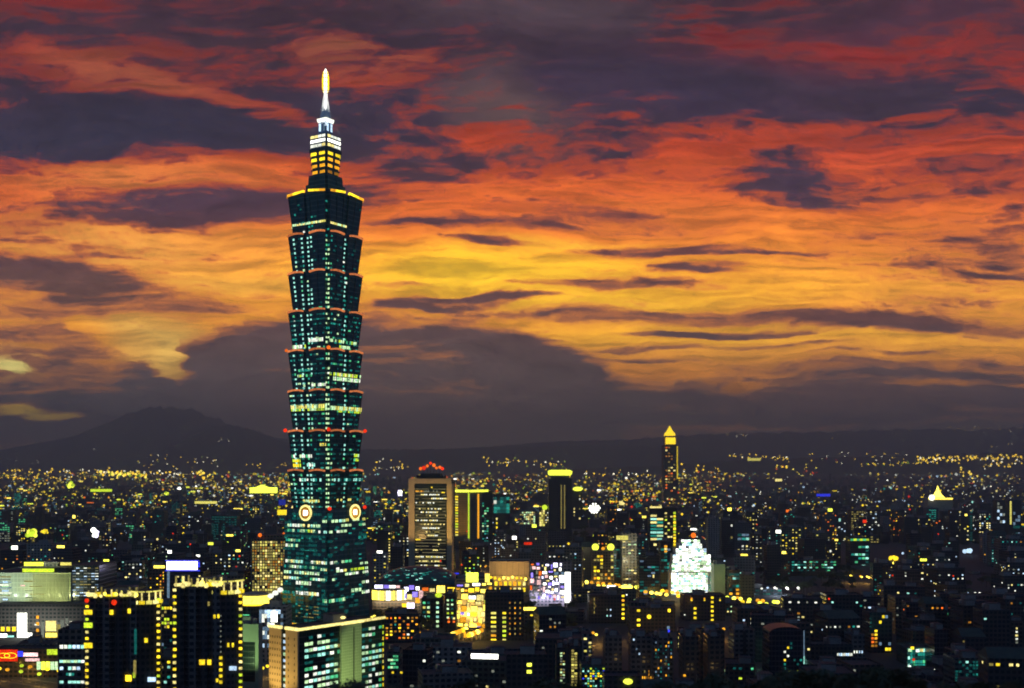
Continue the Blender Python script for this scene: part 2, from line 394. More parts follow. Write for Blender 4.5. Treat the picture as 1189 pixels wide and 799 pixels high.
class Bld:
    """a building thing: an Empty on the ground, local x along the front, local -y toward the lookout"""
    all = []
    def __init__(s, name, label, cat, w, d, h, loc, rz=0., group=None):
        s.w, s.d, s.h = w, d, h
        s.root = thing(name, label, cat, loc, rz, group); s.rz = rz; s.loc = Vector(loc)
        s.pending = []; s.Y = loc[1]
        Bld.all.append(s)
    @classmethod
    def px(cls, name, label, cat, pl, pc, pr, top, Y, alpha=0., depth=None, group=None):
        """left edge, near corner, right edge as seen; roof row; distance of the near corner"""
        a = R(alpha); h = zat(top, Y)
        if pc is None:
            w = (pr - pl) / F * Y; d = depth
            b = cls(name, label, cat, w, d, h, (xat((pl + pr) / 2, Y), Y + d / 2, 0), 0., group)
        else:
            ca, sa = math.cos(a), math.sin(a); Xc = xat(pc, Y)
            w = (F * Xc - (pl - CX) * Y) / (F * ca + (pl - CX) * sa)
            d = ((pr - CX) * Y - F * Xc) / (F * sa - (pr - CX) * ca) if depth is None else depth
            b = cls(name, label, cat, w, d, h, (Xc - ca * w / 2 + sa * d / 2, Y + sa * w / 2 + ca * d / 2, 0), -a, group)
        b.Yf = Y; b.rect = (pl, pr, top, Y)
        return b
    def part(s, name, mb, loc=(0, 0, 0), rz=0., parent=None): return mb.build(name, parent or s.root, loc, rz)
    def z(s, py): return zat(py, s.Yf)
    def body(s, m, h=None, z0=0., roofm=None, parapet=1.1, name='wall'):
        h = h or s.h; w, d = s.w, s.d
        mb = MB(); m = M[m] if isinstance(m, str) else m
        mb.box(-w / 2, -d / 2, z0, w / 2, d / 2, h - parapet, m, roofm or M['roof'])
        t = .35
        for q in ((-w / 2, -d / 2, w / 2, -d / 2 + t), (-w / 2, d / 2 - t, w / 2, d / 2), (-w / 2, -d / 2 + t, -w / 2 + t, d / 2 - t), (w / 2 - t, -d / 2 + t, w / 2, d / 2 - t)):
            mb.box(q[0], q[1], h - parapet, q[2], q[3], h, m)
        return s.part(name, mb)
    def rooftop(s, rng, hut='grey', tank=True, h=None):
        h = (h or s.h) - 1.1; w, d = s.w, s.d
        mb = MB()
        hw, hd, hh = min(w * .4, 9), min(d * .45, 9), rng.uniform(3, 5.5)
        x = rng.uniform(-.2, .2) * w
        mb.cbox(x, d * .1, h, hw, hd, hh, M['concrete'], M['roof'])
        mb.cbox(x, d * .1, h + hh, hw + .5, hd + .5, .3, M['roof'])
        o = s.part('roof_hut', mb)
        if tank:
            x2 = x + (hw / 2 + 2.2) * (1 if x < 0 else -1)
            t = MB()
            for q in (-1, 1):
                for r in (-1, 1): t.cbox(x2 + q * .9, d * .1 + r * .9, h, .2, .2, 1.6, M['steel'])
            t.lathe([(1.5, h + 1.6), (1.5, h + 4.2), (.3, h + 4.7)], M['tank'], 12, x2, d * .1)
            s.part('water_tank', t)
        return o
    def at(s, face, u, z, out=.03):
        w, d = s.w, s.d
        if face == 'F': return (u - w / 2, -d / 2 - out, z), 0.
        if face == 'R': return (w / 2 + out, u - d / 2, z), R(90)
        if face == 'L': return (-w / 2 - out, d / 2 - u, z), R(-90)
    def fw(s, face): return s.w if face == 'F' else s.d
    def win(s, face, u, z, w, h, key, out=.03): s.pending.append((face, u, z, w, h, key, out))
    def grid(s, face, f0, f1, z0, z1, nu, nz, fn, fill=(.66, .55), out=.03):
        W = s.fw(face); u0, u1 = f0 * W, f1 * W
        du, dz = (u1 - u0) / nu, (z1 - z0) / nz
        for j in range(nz):
            for i in range(nu):
                k = fn(i, j)
                if k: s.win(face, u0 + (i + .5) * du, z0 + (j + .5) * dz, du * fill[0], dz * fill[1], k, out)
    def flush(s, cap=100, name='window'):
        p = sorted(s.pending, key=lambda q: -q[3] * q[4])
        for (face, u, z, w, h, key, out) in p[:cap]:
            l, r = s.at(face, u, z, out)
            put(win_mesh(w, h, key), name, s.root, l, r)
        if p[cap:]:
            mb = MB()
            for (face, u, z, w, h, key, out) in p[cap:]:
                l, r = s.at(face, u, z, out)
                m = Matrix.Translation(l) @ Matrix.Rotation(r, 4, 'Z')
                mb.poly([m @ Vector(q) for q in ((-w / 2, -.05, -h / 2), (w / 2, -.05, -h / 2), (w / 2, -.05, h / 2), (-w / 2, -.05, h / 2))], glow(key))
            o = s.part('window', mb); o['kind'] = 'stuff'
        s.pending = []
    def flood(s, loc, target, power, rgb, cone=50, blend=.6, r=1.5):
        """a floodlight: housing on a short post, aimed at the facade; loc and target are local"""
        h = MB().cbox(0, 0, -.5, 1.2, .6, .9, M['black']).cbox(0, 0, -1.4, .2, .2, .9, M['steel'])
        o = s.part('floodlight', h, loc)
        d = bpy.data.lights.new('floodlight', 'SPOT'); d.energy = power; d.color = lin(rgb); d.spot_size = R(cone); d.spot_blend = blend; d.shadow_soft_size = r
        l = bpy.data.objects.new('floodlight_beam', d); col.objects.link(l); l.parent = o
        v = Vector(target) - Vector(loc); l.location = v.normalized() * 1.6 + Vector((0, 0, .5))
        l.rotation_euler = v.to_track_quat('-Z', 'Y').to_euler()
        return o
    def sign(s, name, face, u, z, w, h, key, out=.4, label=None, src=True, frame=True):
        l, r = s.at(face, u, z, out)
        mb = MB().box(-w / 2, -.25, -h / 2, w / 2, .3, h / 2, M['black']) if frame else None
        o = s.part(name, mb, l, r) if mb else None
        f = MB().box(-w / 2 + .2, -.34, -h / 2 + .2, w / 2 - .2, -.255, h / 2 - .2, glow(key, src))
        if o: f.build('sign_face', o)
        else: o = s.part(name, f, l, r)
        if label: o['label'] = label
        return o

def pick(rng, *pairs):
    """weighted pick: (value, weight) ..."""
    t = rng.random() * sum(p[1] for p in pairs)
    for v, w in pairs:
        t -= w
        if t <= 0: return v
    return pairs[-1][0]

# ------------------------------------------------------------------ ground, hills, haze
def interp(x, pts):
    if x <= pts[0][0]: return pts[0][1]
    for (a, p), (b, q) in zip(pts, pts[1:]):
        if x <= b:
            t = (x - a) / (b - a); return p + (q - p) * t
    return pts[-1][1]
SLOPE = [(-400, 190), (-30, 154), (8, 150), (25, 142), (60, 126), (120, 110), (200, 93), (300, 72), (400, 55), (500, 36), (600, 14), (680, 0)]
def gz(x, y):
    z = interp(y, SLOPE)
    z += interp(y, [(8200, 0), (10500, 62), (12500, 90)])
    if 20 < y < 680: z += 3.0 * math.sin(x * .021 + y * .013) * min(1, (680 - y) / 200) * min(1, (y - 20) / 100)
    return z
ys = [-400, -200, -60, -20, 0, 10, 20, 40, 60, 90, 120, 160, 200, 250, 300, 350, 400, 450, 500, 550, 600, 640, 680, 760, 1000, 1400, 2000, 3000, 4500, 6000, 8200, 9400, 10500, 12500, 16000, 22000, 36000]
gm = MB(); N = 40
for j, y in enumerate(ys):
    half = 500 + max(0, y) * .85
    for i in range(N + 1):
        x = (i / N * 2 - 1) * half; gm.v.append((x, y, gz(x, y)))
for j in range(len(ys) - 1):
    for i in range(N):
        a = j * (N + 1) + i; gm.f.append((a, a + 1, a + N + 2, a + N + 1)); gm.mi.append(0)
def ground_mat():
    m, t, b = new_mat('ground'); g = NG(t)
    tc = g.new('ShaderNodeTexCoord'); sx = g.new('ShaderNodeSeparateXYZ'); g.put(sx.inputs[0], tc.outputs['Object'])
    n = g.noise(tc.outputs['Object'], .02, 5, .6); n2 = g.noise(tc.outputs['Object'], .4, 4, .6)
    town = g.mix(n, (.030, .033, .038, 1), (.052, .055, .06, 1)); soil = g.mix(n2, (.02, .022, .013, 1), (.045, .04, .028, 1))
    g.put(b.inputs['Base Color'], g.mix(g.rng(sx.outputs[1], 640, 700), soil, town))
    b.inputs['Roughness'].default_value = .9
    return m
gm.mats = [ground_mat()]
gm.smooth = True
tag(gm.build('ground'), kind='structure')

def ridge(name, Y, prof, deep, seed):
    """a range of hills: skyline heights at distance Y, long foot toward the city"""
    rng = random.Random(seed); mb = MB(); n = 160; rows = [(-1., 0.), (-.72, .16), (-.5, .36), (-.3, .62), (-.14, .86), (0, 1.), (.2, .8), (.6, .3), (1., 0.)]
    p0, p1 = prof[0][0], prof[-1][0]
    ph = [rng.uniform(0, 6.3) for _ in range(8)]
    for (t, k) in rows:
        for i in range(n + 1):
            px = p0 + (p1 - p0) * i / n; x = xat(px, Y)
            top = zat(interp(px, prof), Y)
            wob = 1 + .16 * math.sin(i * .55 + ph[0] + 5 * t) * (1 - k) + .10 * math.sin(i * 1.7 + ph[1] - 7 * t) * (1 - k) + .018 * math.sin(i * 2.9 + ph[2]) + .014 * math.sin(i * 1.3 + ph[3]) + rng.uniform(-.016, .016)
            mb.v.append((x * (1 + t * deep / Y * .0), Y + t * deep, max(-5, top * k * wob - (5 if k == 0 else 0))))
    for j in range(len(rows) - 1):
        for i in range(n):
            a = j * (n + 1) + i; mb.f.append((a, a + 1, a + n + 2, a + n + 1)); mb.mi.append(0)
    mb.mats = [plain('wooded_slope', (.03, .04, .028), .95, scale=.004)]; mb.smooth = True
    return tag(mb.build(name), kind='structure')
ridge('mountain', 26000, [(-330, 540), (-160, 533), (0, 523), (50, 514), (95, 505), (125, 491), (150, 480), (185, 472), (225, 476), (260, 490), (320, 508), (420, 524), (520, 540)], 6400, 3)
ridge('hills', 21000, [(150, 545), (200, 520), (235, 500), (262, 493), (290, 498), (330, 513), (380, 522), (470, 522), (600, 519), (700, 517), (800, 520), (900, 545)], 4600, 5)
ridge('hills', 14500, [(640, 546), (760, 541), (880, 533), (1000, 530), (1189, 525), (1500, 528)], 1900, 9)
ridge('hills', 25000, [(420, 540), (520, 522), (640, 513), (740, 510), (830, 503), (930, 502), (1000, 500), (1080, 498), (1130, 500), (1189, 496), (1300, 498), (1500, 510)], 6500, 7)

hz = MB().box(-30000, -500, -6.5, 30000, 34000, 1720, bpy.data.materials.new('haze'))
hm = hz.mats[0]; hm.use_nodes = True; hm.node_tree.nodes.clear(); g = NG(hm.node_tree)
pv = g.new('ShaderNodeVolumePrincipled'); pv.inputs['Color'].default_value = (.60, .93, 1.0, 1); pv.inputs['Anisotropy'].default_value = .35; pv.inputs['Density'].default_value = HAZE if 'HAZE' in globals() else 8.4e-5
o_ = g.new('ShaderNodeOutputMaterial'); g.put(o_.inputs['Volume'], pv.outputs[0])
hm.cycles.homogeneous_volume = True
tag(hz.build('haze'), kind='stuff')

# ------------------------------------------------------------------ the supertall tower
AL = R(32.3); CA, SA = math.cos(AL), math.sin(AL)
TY = 1000.; TX = xat(378, TY)
tower = thing('skyscraper', 'supertall dark green glass tower of eight flared tiers with a glowing golden spire', 'skyscraper', (TX, TY, 0), -AL)
def tz(py): return zat(py, TY)
def plan(h, z, notch=.88, gap=.12, rec=.955):
    pts = []
    for k in range(4):
        c, s = ((1, 0), (0, 1), (-1, 0), (0, -1))[k]
        for x, y in ((-notch, -1), (-gap, -1), (-gap, -rec), (gap, -rec), (gap, -1), (notch, -1), (notch, -notch)):
            pts.append((h * (x * c - y * s), h * (x * s + y * c), z))
    return pts
def fp(face, h, x, y, z):
    c, s = ((1, 0), (0, 1), (-1, 0), (0, -1))[face]
    return Vector((h * (x * c - y * s), h * (x * s + y * c), z))
tw = []          # windows: (size, four points, material key)
def twin(face, hfun, x, z, w, hh, key, depth=None):
    h = hfun(z); ax = abs(x)
    y = -1. if depth is None else depth
    if depth is None:
        if ax < .12: y = -.955
        elif ax > .88: y = -.88
    hw = w / 2 / h
    q = []
    for dx, dz in ((-hw, -hh / 2), (hw, -hh / 2), (hw, hh / 2), (-hw, hh / 2)):
        h2 = hfun(z + dz); q.append(fp(face, h2, x + dx, y - .10 / h2, z + dz))
    tw.append((w * hh, q, key))
TOPS = [232, 276, 320, 364, 409, 455, 501, 546, 590]
rt = random.Random(101)
HT, HB = 24.4, 21.2
for i in range(8):
    z1, z0 = tz(TOPS[i]), tz(TOPS[i + 1])
    mb = MB().loft([plan(HB, z0), plan(HB + .75 * (HT - HB), z0 + .8 * (z1 - z0)), plan(HT, z1)], M['towerglass'], True, M['roof'])
    seg = mb.build('tower_segment', tower)
    # upturned eaves with their strip lights, two to each face, and the floor ledges
    for face in range(4):
        for sgn in (-1, 1):
            e = MB(); n = 6
            for k in range(n):
                a, b = .15 + (.87 - .15) * k / n, .15 + (.87 - .15) * (k + 1) / n
                for_z = lambda t: z1 - .5 + 1.0 * math.sin(math.pi * (t - .15) / .72)
                pa = [fp(face, HT, sgn * t, -1 - d / HT, for_z(t) + dz) for t in (a, b) for d, dz in ((1.3, -.75), (1.3, .75), (-.2, .75), (-.2, -.75))]
                r0, r1 = pa[:4], pa[4:]
                e.loft([r0, r1] if sgn > 0 else [r1, r0], glow('salmon'))
            if i > 0: e.build('eave', seg)
    # ribs standing proud of the glass at the piece edges
    rb = MB()
    for face in range(4):
        for x in (-.86, -.5, -.14, .14, .5, .86):
            p, q = fp(face, HB, x, -1.006, z0 + .3), fp(face, HT, x, -1.006, z1 - 1.5)
            rb.tube(p, q, .28, M['towerframe'], 4)
    rb.build('rib', seg)
    hf = lambda z, z0=z0, z1=z1: (HB + (HT - HB) * .75 * min(1, (z - z0) / (.8 * (z1 - z0))) + (HT - HB) * .25 * max(0, ((z - z0) / (z1 - z0) - .8) / .2))
    nf = 8; dz = (z1 - z0 - 2.4) / nf
    up = i < 3
    for j in range(nf):
        z = z0 + (j + .5) * dz
        for face in range(4):
            cols = [(-.66, .95, 'cyan'), (-.27, .95, 'cyan'), (.19, .85 if (j < 5 or i != 2) else 0, 'cyan'), (.94, .75, 'palegreen'), (-.94, .7, 'cyan'), (-.02, .8, 'cyan')] if face in (0, 2) else \
                   [(-.94, .8, 'palegreen'), (-.80, .4, 'teal'), (0., .9, 'cyan'), (.07, .4, 'teal'), (.94, .3, 'teal')]
            if face == 1 and i == 0: cols = cols[:1]
            if i == 0: cols = [(c[0], c[1] * .45, 'teal') for c in cols]
            for x, p, key in cols:
                if rt.random() < p:
                    k = key if rt.random() < .72 else pick(rt, ('teal', 2), ('palegreen', 1), ('green', 1), ('white', .5))
                    twin(face, hf, x + rt.uniform(-.012, .012), z, rt.uniform(1.5, 2.3), rt.uniform(1.4, 2.0), k)
            # the dim spread of occupied floors
            for (a, b) in ((-.86, -.14), (.14, .86)):
                x = a
                while x < b - .05:
                    w = rt.uniform(.08, .2); w = min(w, b - x)
                    pr = (.05, .10, .16, .42, .5, .42, .42, .42)[i]
                    if rt.random() < pr:
                        k = pick(rt, ('dimteal', 10 if i < 3 else 7), ('teal', .5 if up else 1.7), ('green', .1 if up else .7), ('palegreen', .03 if up else .25))
                        twin(face, hf, x + w / 2, z, w * .85 * 23, 1.5, k)
                    x += w
    # fully lit floors
    def band(py, face, a, b, hh, keys, p=.9, step=.11):
        z = tz(py); x = a
        while x < b - .02:
            if rt.random() < p: twin(face, hf, x + step / 2, z, step * .86 * 23, hh, rt.choice(keys), -1.0)
            x += step
    if i == 0:
        for f_ in (0, 1, 2, 3): band(264.5 if f_ in (0,) else 266, f_, -.86, .86 if f_ != 1 else .1, 1.9, ['palegreen', 'paleyellow', 'palegreen', 'cream'], .97)
    if i == 3:
        band(398, 0, .0, .9, 3.2, ['white', 'palegreen', 'white'], .55); band(404.5, 0, -.9, -.1, 3.2, ['white', 'palegreen', 'lime'], .6); band(399, 1, -.9, .9, 2.6, ['palegreen', 'lime', 'green'], .6); band(405, 1, -.3, .3, 2.6, ['palegreen', 'lime'], .8)
    if i == 4:
        band(432, 0, -.5, .1, 2.2, ['green', 'teal'], .9); band(438, 0, -.9, .2, 2.2, ['green', 'palegreen', 'lime'], .7); band(437, 1, -.9, .9, 2.8, ['palegreen', 'lime', 'cream'], .95); band(442, 1, -.8, .9, 3.2, ['palegreen', 'palegreen', 'white'], .85); band(449, 0, -.3, .9, 2.6, ['palegreen', 'green', 'white'], .6)
    if i == 5:
        band(473.5, 0, -.9, .9, 3.4, ['palegreen', 'cream', 'paleyellow'], 1.); band(477, 0, -.9, .9, 2.2, ['lime', 'palegreen'], .9); band(475.5, 1, -.9, .9, 3.4, ['palegreen', 'paleyellow'], 1.); band(479, 1, -.5, .9, 1.6, ['lime', 'green'], .8); band(471, 2, -.9, .9, 3.4, ['palegreen'], 1.)
    if i == 6:
        band(530, 0, -.9, .2, 2.8, ['palegreen', 'white', 'green'], .75); band(535, 0, -.86, -.5, 3.0, ['lime', 'yellow'], 1.); band(540.5, 0, -.86, -.5, 3.0, ['yellow', 'lime'], 1.); band(540, 0, -.1, .25, 2.8, ['cyan', 'white'], 1.); band(517, 0, .6, .88, 2.4, ['yellow', 'paleyellow'], .9); band(529, 1, .55, .88, 2.6, ['palegreen', 'lime'], 1.); band(534, 1, .55, .88, 2.6, ['green', 'lime'], 1.)
    if i == 7:
        band(557, 0, -.4, .9, 2.6, ['cyan', 'teal', 'white'], .5); band(557, 1, -.9, .9, 2.4, ['cyan', 'dimteal', 'teal'], .5); band(569, 0, -.9, .9, 2.0, ['dimteal', 'teal'], .7); band(581, 0, -.3, .5, 2.2, ['lime', 'paleyellow', 'palegreen'], .85); band(580, 1, -.8, .8, 2., ['teal', 'paleyellow'], .4)
# the tapering foot of the tower
zb = tz(590)
def hbase(z): return 24.6 + (29.5 - 24.6) * (1 - z / zb)
mb = MB().loft([plan(hbase(0), 0, .93, .1, .98), plan(hbase(zb), zb, .93, .1, .98)], M['footglass'], True, M['roof'])
foot = mb.build('tower_foot', tower)
rb = MB()
for face in range(4):
    for k in range(9):
        x = -.9 + 1.8 * k / 8; rb.tube(fp(face, hbase(0), x, -1.004, .3), fp(face, hbase(zb), x, -1.004, zb - .5), .25, M['towerframe'], 4)
rb.build('rib', foot)
def bpx(py):
    h = hbase(tz(py)); return 378 - 1.807 * h, 378 + .408 * h, 378 + 1.807 * h
def brow(py, p0, p1, hh, keys, p=.85, step=3.3):
    l, c, r = bpx(py); z = tz(py); px = p0
    while px < p1 - 1:
        if rt.random() < p:
            q = px + step / 2
            if q < c: face, x, ww = 0, -1 + 2 * (q - l) / (c - l), step / (c - l) * 2 * hbase(z)
            else: face, x, ww = 1, -1 + 2 * (q - c) / (r - c), step / (r - c) * 2 * hbase(z)
            twin(face, hbase, max(-.9, min(.9, x)), z, ww * .84, hh, rt.choice(keys), -1.0)
        px += step
A_ = ['palegreen', 'cyan', 'white', 'palegreen', 'cream']; B_ = ['palegreen', 'green', 'teal', 'palegreen']; C_ = ['lime', 'paleyellow', 'palegreen', 'white']
brow(603.5, 381, 404, 2.4, A_, .85); brow(603, 404, 424, 2.4, C_, .8); brow(609, 336, 378, 2.6, A_, .9); brow(609, 400, 424, 2.2, B_, .8); brow(615, 336, 372, 2.4, C_ + B_, .8); brow(615.5, 376, 404, 2.2, A_, .75)
brow(626, 334, 352, 2.2, B_, .9); brow(632, 334, 350, 2.6, B_ + ['white'], .9); brow(624, 416, 424, 2.4, ['green', 'teal'], .9); brow(627, 352, 376, .7, ['dimteal'], 1); brow(632, 352, 376, .7, ['dimteal'], 1); brow(637, 352, 376, .7, ['teal', 'dimteal'], 1)
brow(650, 334, 392, 2.6, A_, .78); brow(650, 394, 410, 2.2, B_, .8); brow(656, 332, 374, 2.4, B_ + A_, .85); brow(657.5, 376, 400, 2.2, A_, .7); brow(660, 396, 430, 2.2, C_, .9); brow(654, 418, 430, 2., B_, .9)
brow(662.5, 332, 378, 2.6, A_, .85); brow(664.5, 404, 430, 2.2, C_, .8); brow(669, 332, 352, 2.4, A_, .9); brow(669, 366, 400, 2.2, B_ + A_, .75); brow(674, 348, 368, 3.2, ['white', 'palegreen'], 1.); brow(676, 420, 430, 2.4, ['white', 'palegreen'], .9)
brow(685.5, 348, 376, 3., ['white', 'palegreen', 'cream'], 1.); brow(685.5, 330, 346, 2.4, ['teal', 'green'], .9); brow(684, 410, 418, 3., ['palegreen'], .9); brow(687.5, 420, 430, 2.8, ['palegreen', 'white'], .9); brow(692.5, 382, 404, 3., ['green', 'teal', 'palegreen'], 1.)
for py in (700, 704, 708, 712): brow(py, 348, 376, .8, ['dimteal', 'dimcream'], .8)
for py in range(596, 740, 5):
    brow(py, 331, 388, 2.2, ['dimteal'], .4, 5.5); brow(py, 390, 428, 2.0, ['dimteal'], .16, 4.5); brow(py + 2.4, 331, 426, 1.2, ['dimteal', 'teal'], .08)
brow(722, 330, 350, 3., ['yellow', 'amber'], .8, 4); brow(728, 334, 352, 3., ['amber', 'lime'], .7, 4)
for face in (2, 3):
    for j in range(27):
        for k in range(12):
            if rt.random() < .35: twin(face, hbase, -.85 + k * .155, 4 + j * 4.2, 3.6, 1.9, rt.choice(A_ + B_ + ['dimteal'] * 6), -1.)
tw.sort(key=lambda q: -q[0] * (1 if q[2] not in ('dimteal',) else .01))
for (a, q, key) in tw[:100]:
    c = (q[0] + q[2]) / 2
    MB().poly([p - c for p in q], glow(key)).build('window', tower, c)
mb = MB()
for (a, q, key) in tw[100:]: mb.poly(q, glow(key))
mb.build('window', tower)['kind'] = 'stuff'
# coin emblem at the middle of each face
for face in range(4):
    zc = tz(594.5); c = fp(face, hbase(zb), .42 if face % 2 else -.02, -1.012, zc); rz = face * math.pi / 2
    def disc(r0, r1, key, out, n=28):
        m_ = MB()
        ring = lambda r, y: [(r * math.cos(2 * math.pi * j / n), y, r * math.sin(2 * math.pi * j / n)) for j in range(n)]
        m_.loft([ring(r0, -out), ring(r1, -out), ring(r1, .3), ring(r0, .3)], glow(key), False)
        return m_
    em = disc(5.3, 7.0, 'cream', .9).build('coin_emblem', tower, c, rz)
    disc(3.7, 5.2, 'dimamber', .5).build('coin_field', em); disc(3.1, 3.65, 'amber', .8).build('coin_ring', em)
    MB().box(-2.2, -.8, -2.2, 2.2, .3, 2.2, glow('hot')).build('coin_centre', em)
# corner obstruction lamps
for (i, f_, x) in ((4, 0, -.95), (4, 1, -1.), (6, 0, -1.), (6, 1, -1.), (6, 1, .98), (8, 1, -.95), (8, 1, .95)):
    z = tz(TOPS[i]) + .6; h = HT if i < 8 else hbase(zb)
    c = fp(f_, h, x, -1.03, z)
    MB().cbox(0, 0, -1.6, .8, .8, 1., M['black']).ball((0, 0, 0), 1.7 if i != 4 or f_ else 1.5, glow('red', True) if i != 4 else glow('orange', True)).build('obstruction_lamp', tower, c)
# crown: lit parapet, pedestal, lantern tiers, mast
k2 = .2767
z1 = tz(232)
pr = MB(); pr.loft([plan(HT + .3, z1 - .6), plan(HT + .9, z1 + 1.6), plan(HT - 1.4, z1 + 1.6), plan(HT - 1.4, z1 - .5)], M['towerframe'], False); pr.build('parapet', tower)
for face in range(4):
    for sgn in (-1, 1):
        for n_ in range(3):
            a, b = .12 + n_ * .26, .12 + n_ * .26 + .25
            e = MB(); r0 = [fp(face, HT, sgn * a, -1 - d / HT, z1 + .6 + dz + 2.4 * (1 - a)) for d, dz in ((1.4, -.9), (1.4, 1.), (-.8, 1.), (-.8, -.9))]; r1 = [fp(face, HT, sgn * b, -1 - d / HT, z1 + .6 + dz + 2.4 * (1 - b)) for d, dz in ((1.4, -.9), (1.4, 1.), (-.8, 1.), (-.8, -.9))]
            e.loft([r0, r1] if sgn > 0 else [r1, r0], glow('gold' if n_ < 2 else 'amber')); e.build('parapet_light', tower)
def sq(h, z, n=.86): return plan(h, z, n, .12, .97)
MB().loft([sq(48 * k2, z1 - .5), sq(47 * k2, tz(217)), sq(42 * k2, tz(216.5)), sq(40 * k2, tz(206))], M['towerglass'], True, M['roof']).build('pedestal', tower)
for n_, (pa, pb, wa, wb) in enumerate(((206, 199.2, 29, 33), (199, 192.2, 30.5, 34), (192, 185.2, 32, 35.5), (185, 178.5, 33.5, 37))):
    t_ = MB().loft([sq(wa * k2, tz(pa)), sq(wb * k2, tz(pb) - .7), sq((wb + 1.6) * k2, tz(pb) - .6), sq((wb + 1.6) * k2, tz(pb))], M['towerglass'], True, M['roof']).build('lantern_tier', tower)
    for face in range(4):
        for sgn in (-1, 1):
            q = []
            h = (wa + .72 * (wb - wa)) * k2; zc = tz(pa) + (tz(pb) - tz(pa)) * .56
            for x, dz in ((.16, -1.5), (.82, -1.5), (.82, 1.5), (.16, 1.5)): q.append(fp(face, h, sgn * x, -1.02, zc + dz))
            MB().poly(q if sgn > 0 else q[::-1], glow(('amber', 'amber', 'yellow', 'gold')[n_] if face == 0 else ('dimamber', 'amber', 'amber', 'yellow')[n_])).build('window', t_)
MB().loft([sq(38.5 * k2, tz(178.3)), sq(39 * k2, tz(175)), sq(36 * k2, tz(174.6))], M['towerframe'], True, M['roof']).build('ledge', tower)
ln = MB().loft([sq(35 * k2, tz(174.5)), sq(36 * k2, tz(159))], M['steel'], True, M['roof']).build('lantern', tower)
for face in range(4):
    for (a, b, key) in ((173.6, 170.4, 'white'), (168.3, 165.2, 'hot'), (163.2, 160.2, 'white')):
        for (xa, xb) in ((-.86, -.46), (-.42, -.02), (.02, .42), (.46, .86)):
            q = [fp(face, 35.6 * k2, x, -1.02, tz(p)) for x, p in ((xa, a), (xb, a), (xb, b), (xa, b))]
            MB().poly(q, glow(rt.choice([key, key, 'cream' if key == 'white' else 'hot']))).build('window', ln)
MB().loft([sq(18 * k2, tz(159)), sq(16 * k2, tz(143))], plain('blue_grey_cladding', (.36, .42, .52), .5)).build('mast_base', tower)
for face in range(4):
    for x in (-.5, .5): MB().poly([fp(face, 17 * k2, x + dx, -1.02, z_) for dx, z_ in ((-.28, tz(157)), (.28, tz(157)), (.24, tz(145)), (-.24, tz(145)))], glow('dimice' if x * (1 - face) > 0 else 'ice')).build('mast_glow_panel', tower)  # glow panels added so the mast base looks pale blue lit
MB().loft([sq(19 * k2, tz(143)), sq(21 * k2, tz(139.5)), sq(20 * k2, tz(139))], glow('white')).build('mast_platform', tower)
MB().lathe([(5.4, tz(139)), (4.2, tz(132)), (3.0, tz(123)), (2.1, tz(115)), (1.6, tz(108))], M['white'], 16).build('mast', tower)
bc = MB().lathe([(1.3, tz(108.5)), (1.7, tz(104)), (1.7, tz(90)), (1.2, tz(82.5)), (.3, tz(80))], glow('hot'), 12).build('beacon', tower)
for k in range(6):  # gold fins added as the yellow fringe around the white core
    a = k * math.pi / 3 + .2; f_ = MB(); cx_, sx_ = math.cos(a), math.sin(a)
    f_.loft([[(r * cx_ - o * sx_, r * sx_ + o * cx_, z) for r, o in ((1.75, -.3), (ro, -.3), (ro, .3), (1.75, .3))] for z, ro in ((tz(107), 2.4), (tz(103), 3.3), (tz(92), 3.4), (tz(85), 2.6), (tz(83.5), 2.0))], glow('gold')); f_.build('beacon_fringe', bc)
for z in (106, 101, 96, 91, 86): MB().lathe([(1.8, tz(z) - .25), (2.9, tz(z) - .25), (2.9, tz(z) + .25), (1.8, tz(z) + .25)], M['steel'], 12).build('beacon_ring', bc)
MB().tube((0, 0, tz(80)), (0, 0, tz(76.5)), .3, M['steel'], 6).build('lightning_rod', bc)
for dx, dy in ((-9, -9), (9, -9), (9, 9), (-9, 9)):
    d = bpy.data.lights.new('mast_floodlight', 'SPOT'); d.energy = 420000; d.color = (1, .98, .9); d.spot_size = R(44); d.spot_blend = .5; d.shadow_soft_size = .6
    l = bpy.data.objects.new('mast_floodlight', d); col.objects.link(l); l.parent = tower; l.location = (dx, dy, tz(158) + 1.5)
    l.rotation_euler = (Vector((0, 0, tz(124))) - l.location).to_track_quat('-Z', 'Y').to_euler()
RESERVED = [(322, 433, 76, 745, 1000)]    # (left, right, top, bottom of what must stay in view, distance)
FOOT = [(TX, TY, 44)]                     # footprints (x, y, radius)
def keep(b, bottom, pad=0):
    pl, pr, top, Y = b.rect
    RESERVED.append((pl - pad, pr + pad, top, bottom, Y)); FOOT.append((b.loc.x, b.loc.y, math.hypot(b.w, b.d) / 2 * .85)); b.flush()
rl = random.Random(7)

def facade_fill(b, up, power, rgb):
    """added area lights that fill the dark gaps of a front with light"""
    for k in range(3):  # unseen area lights, added to brighten the front
        d_ = bpy.data.lights.new('added_fill', 'AREA'); d_.shape = 'RECTANGLE'; d_.size = b.w * .3; d_.size_y = 1.5; d_.energy = power / 3; d_.color = lin(rgb)
        l = bpy.data.objects.new('added_fill', d_); col.objects.link(l); l.parent = b.root; l.location = ((k - 1) * b.w * .32, -b.d / 2 - 7, up); l.rotation_euler = (R(108), 0, 0)

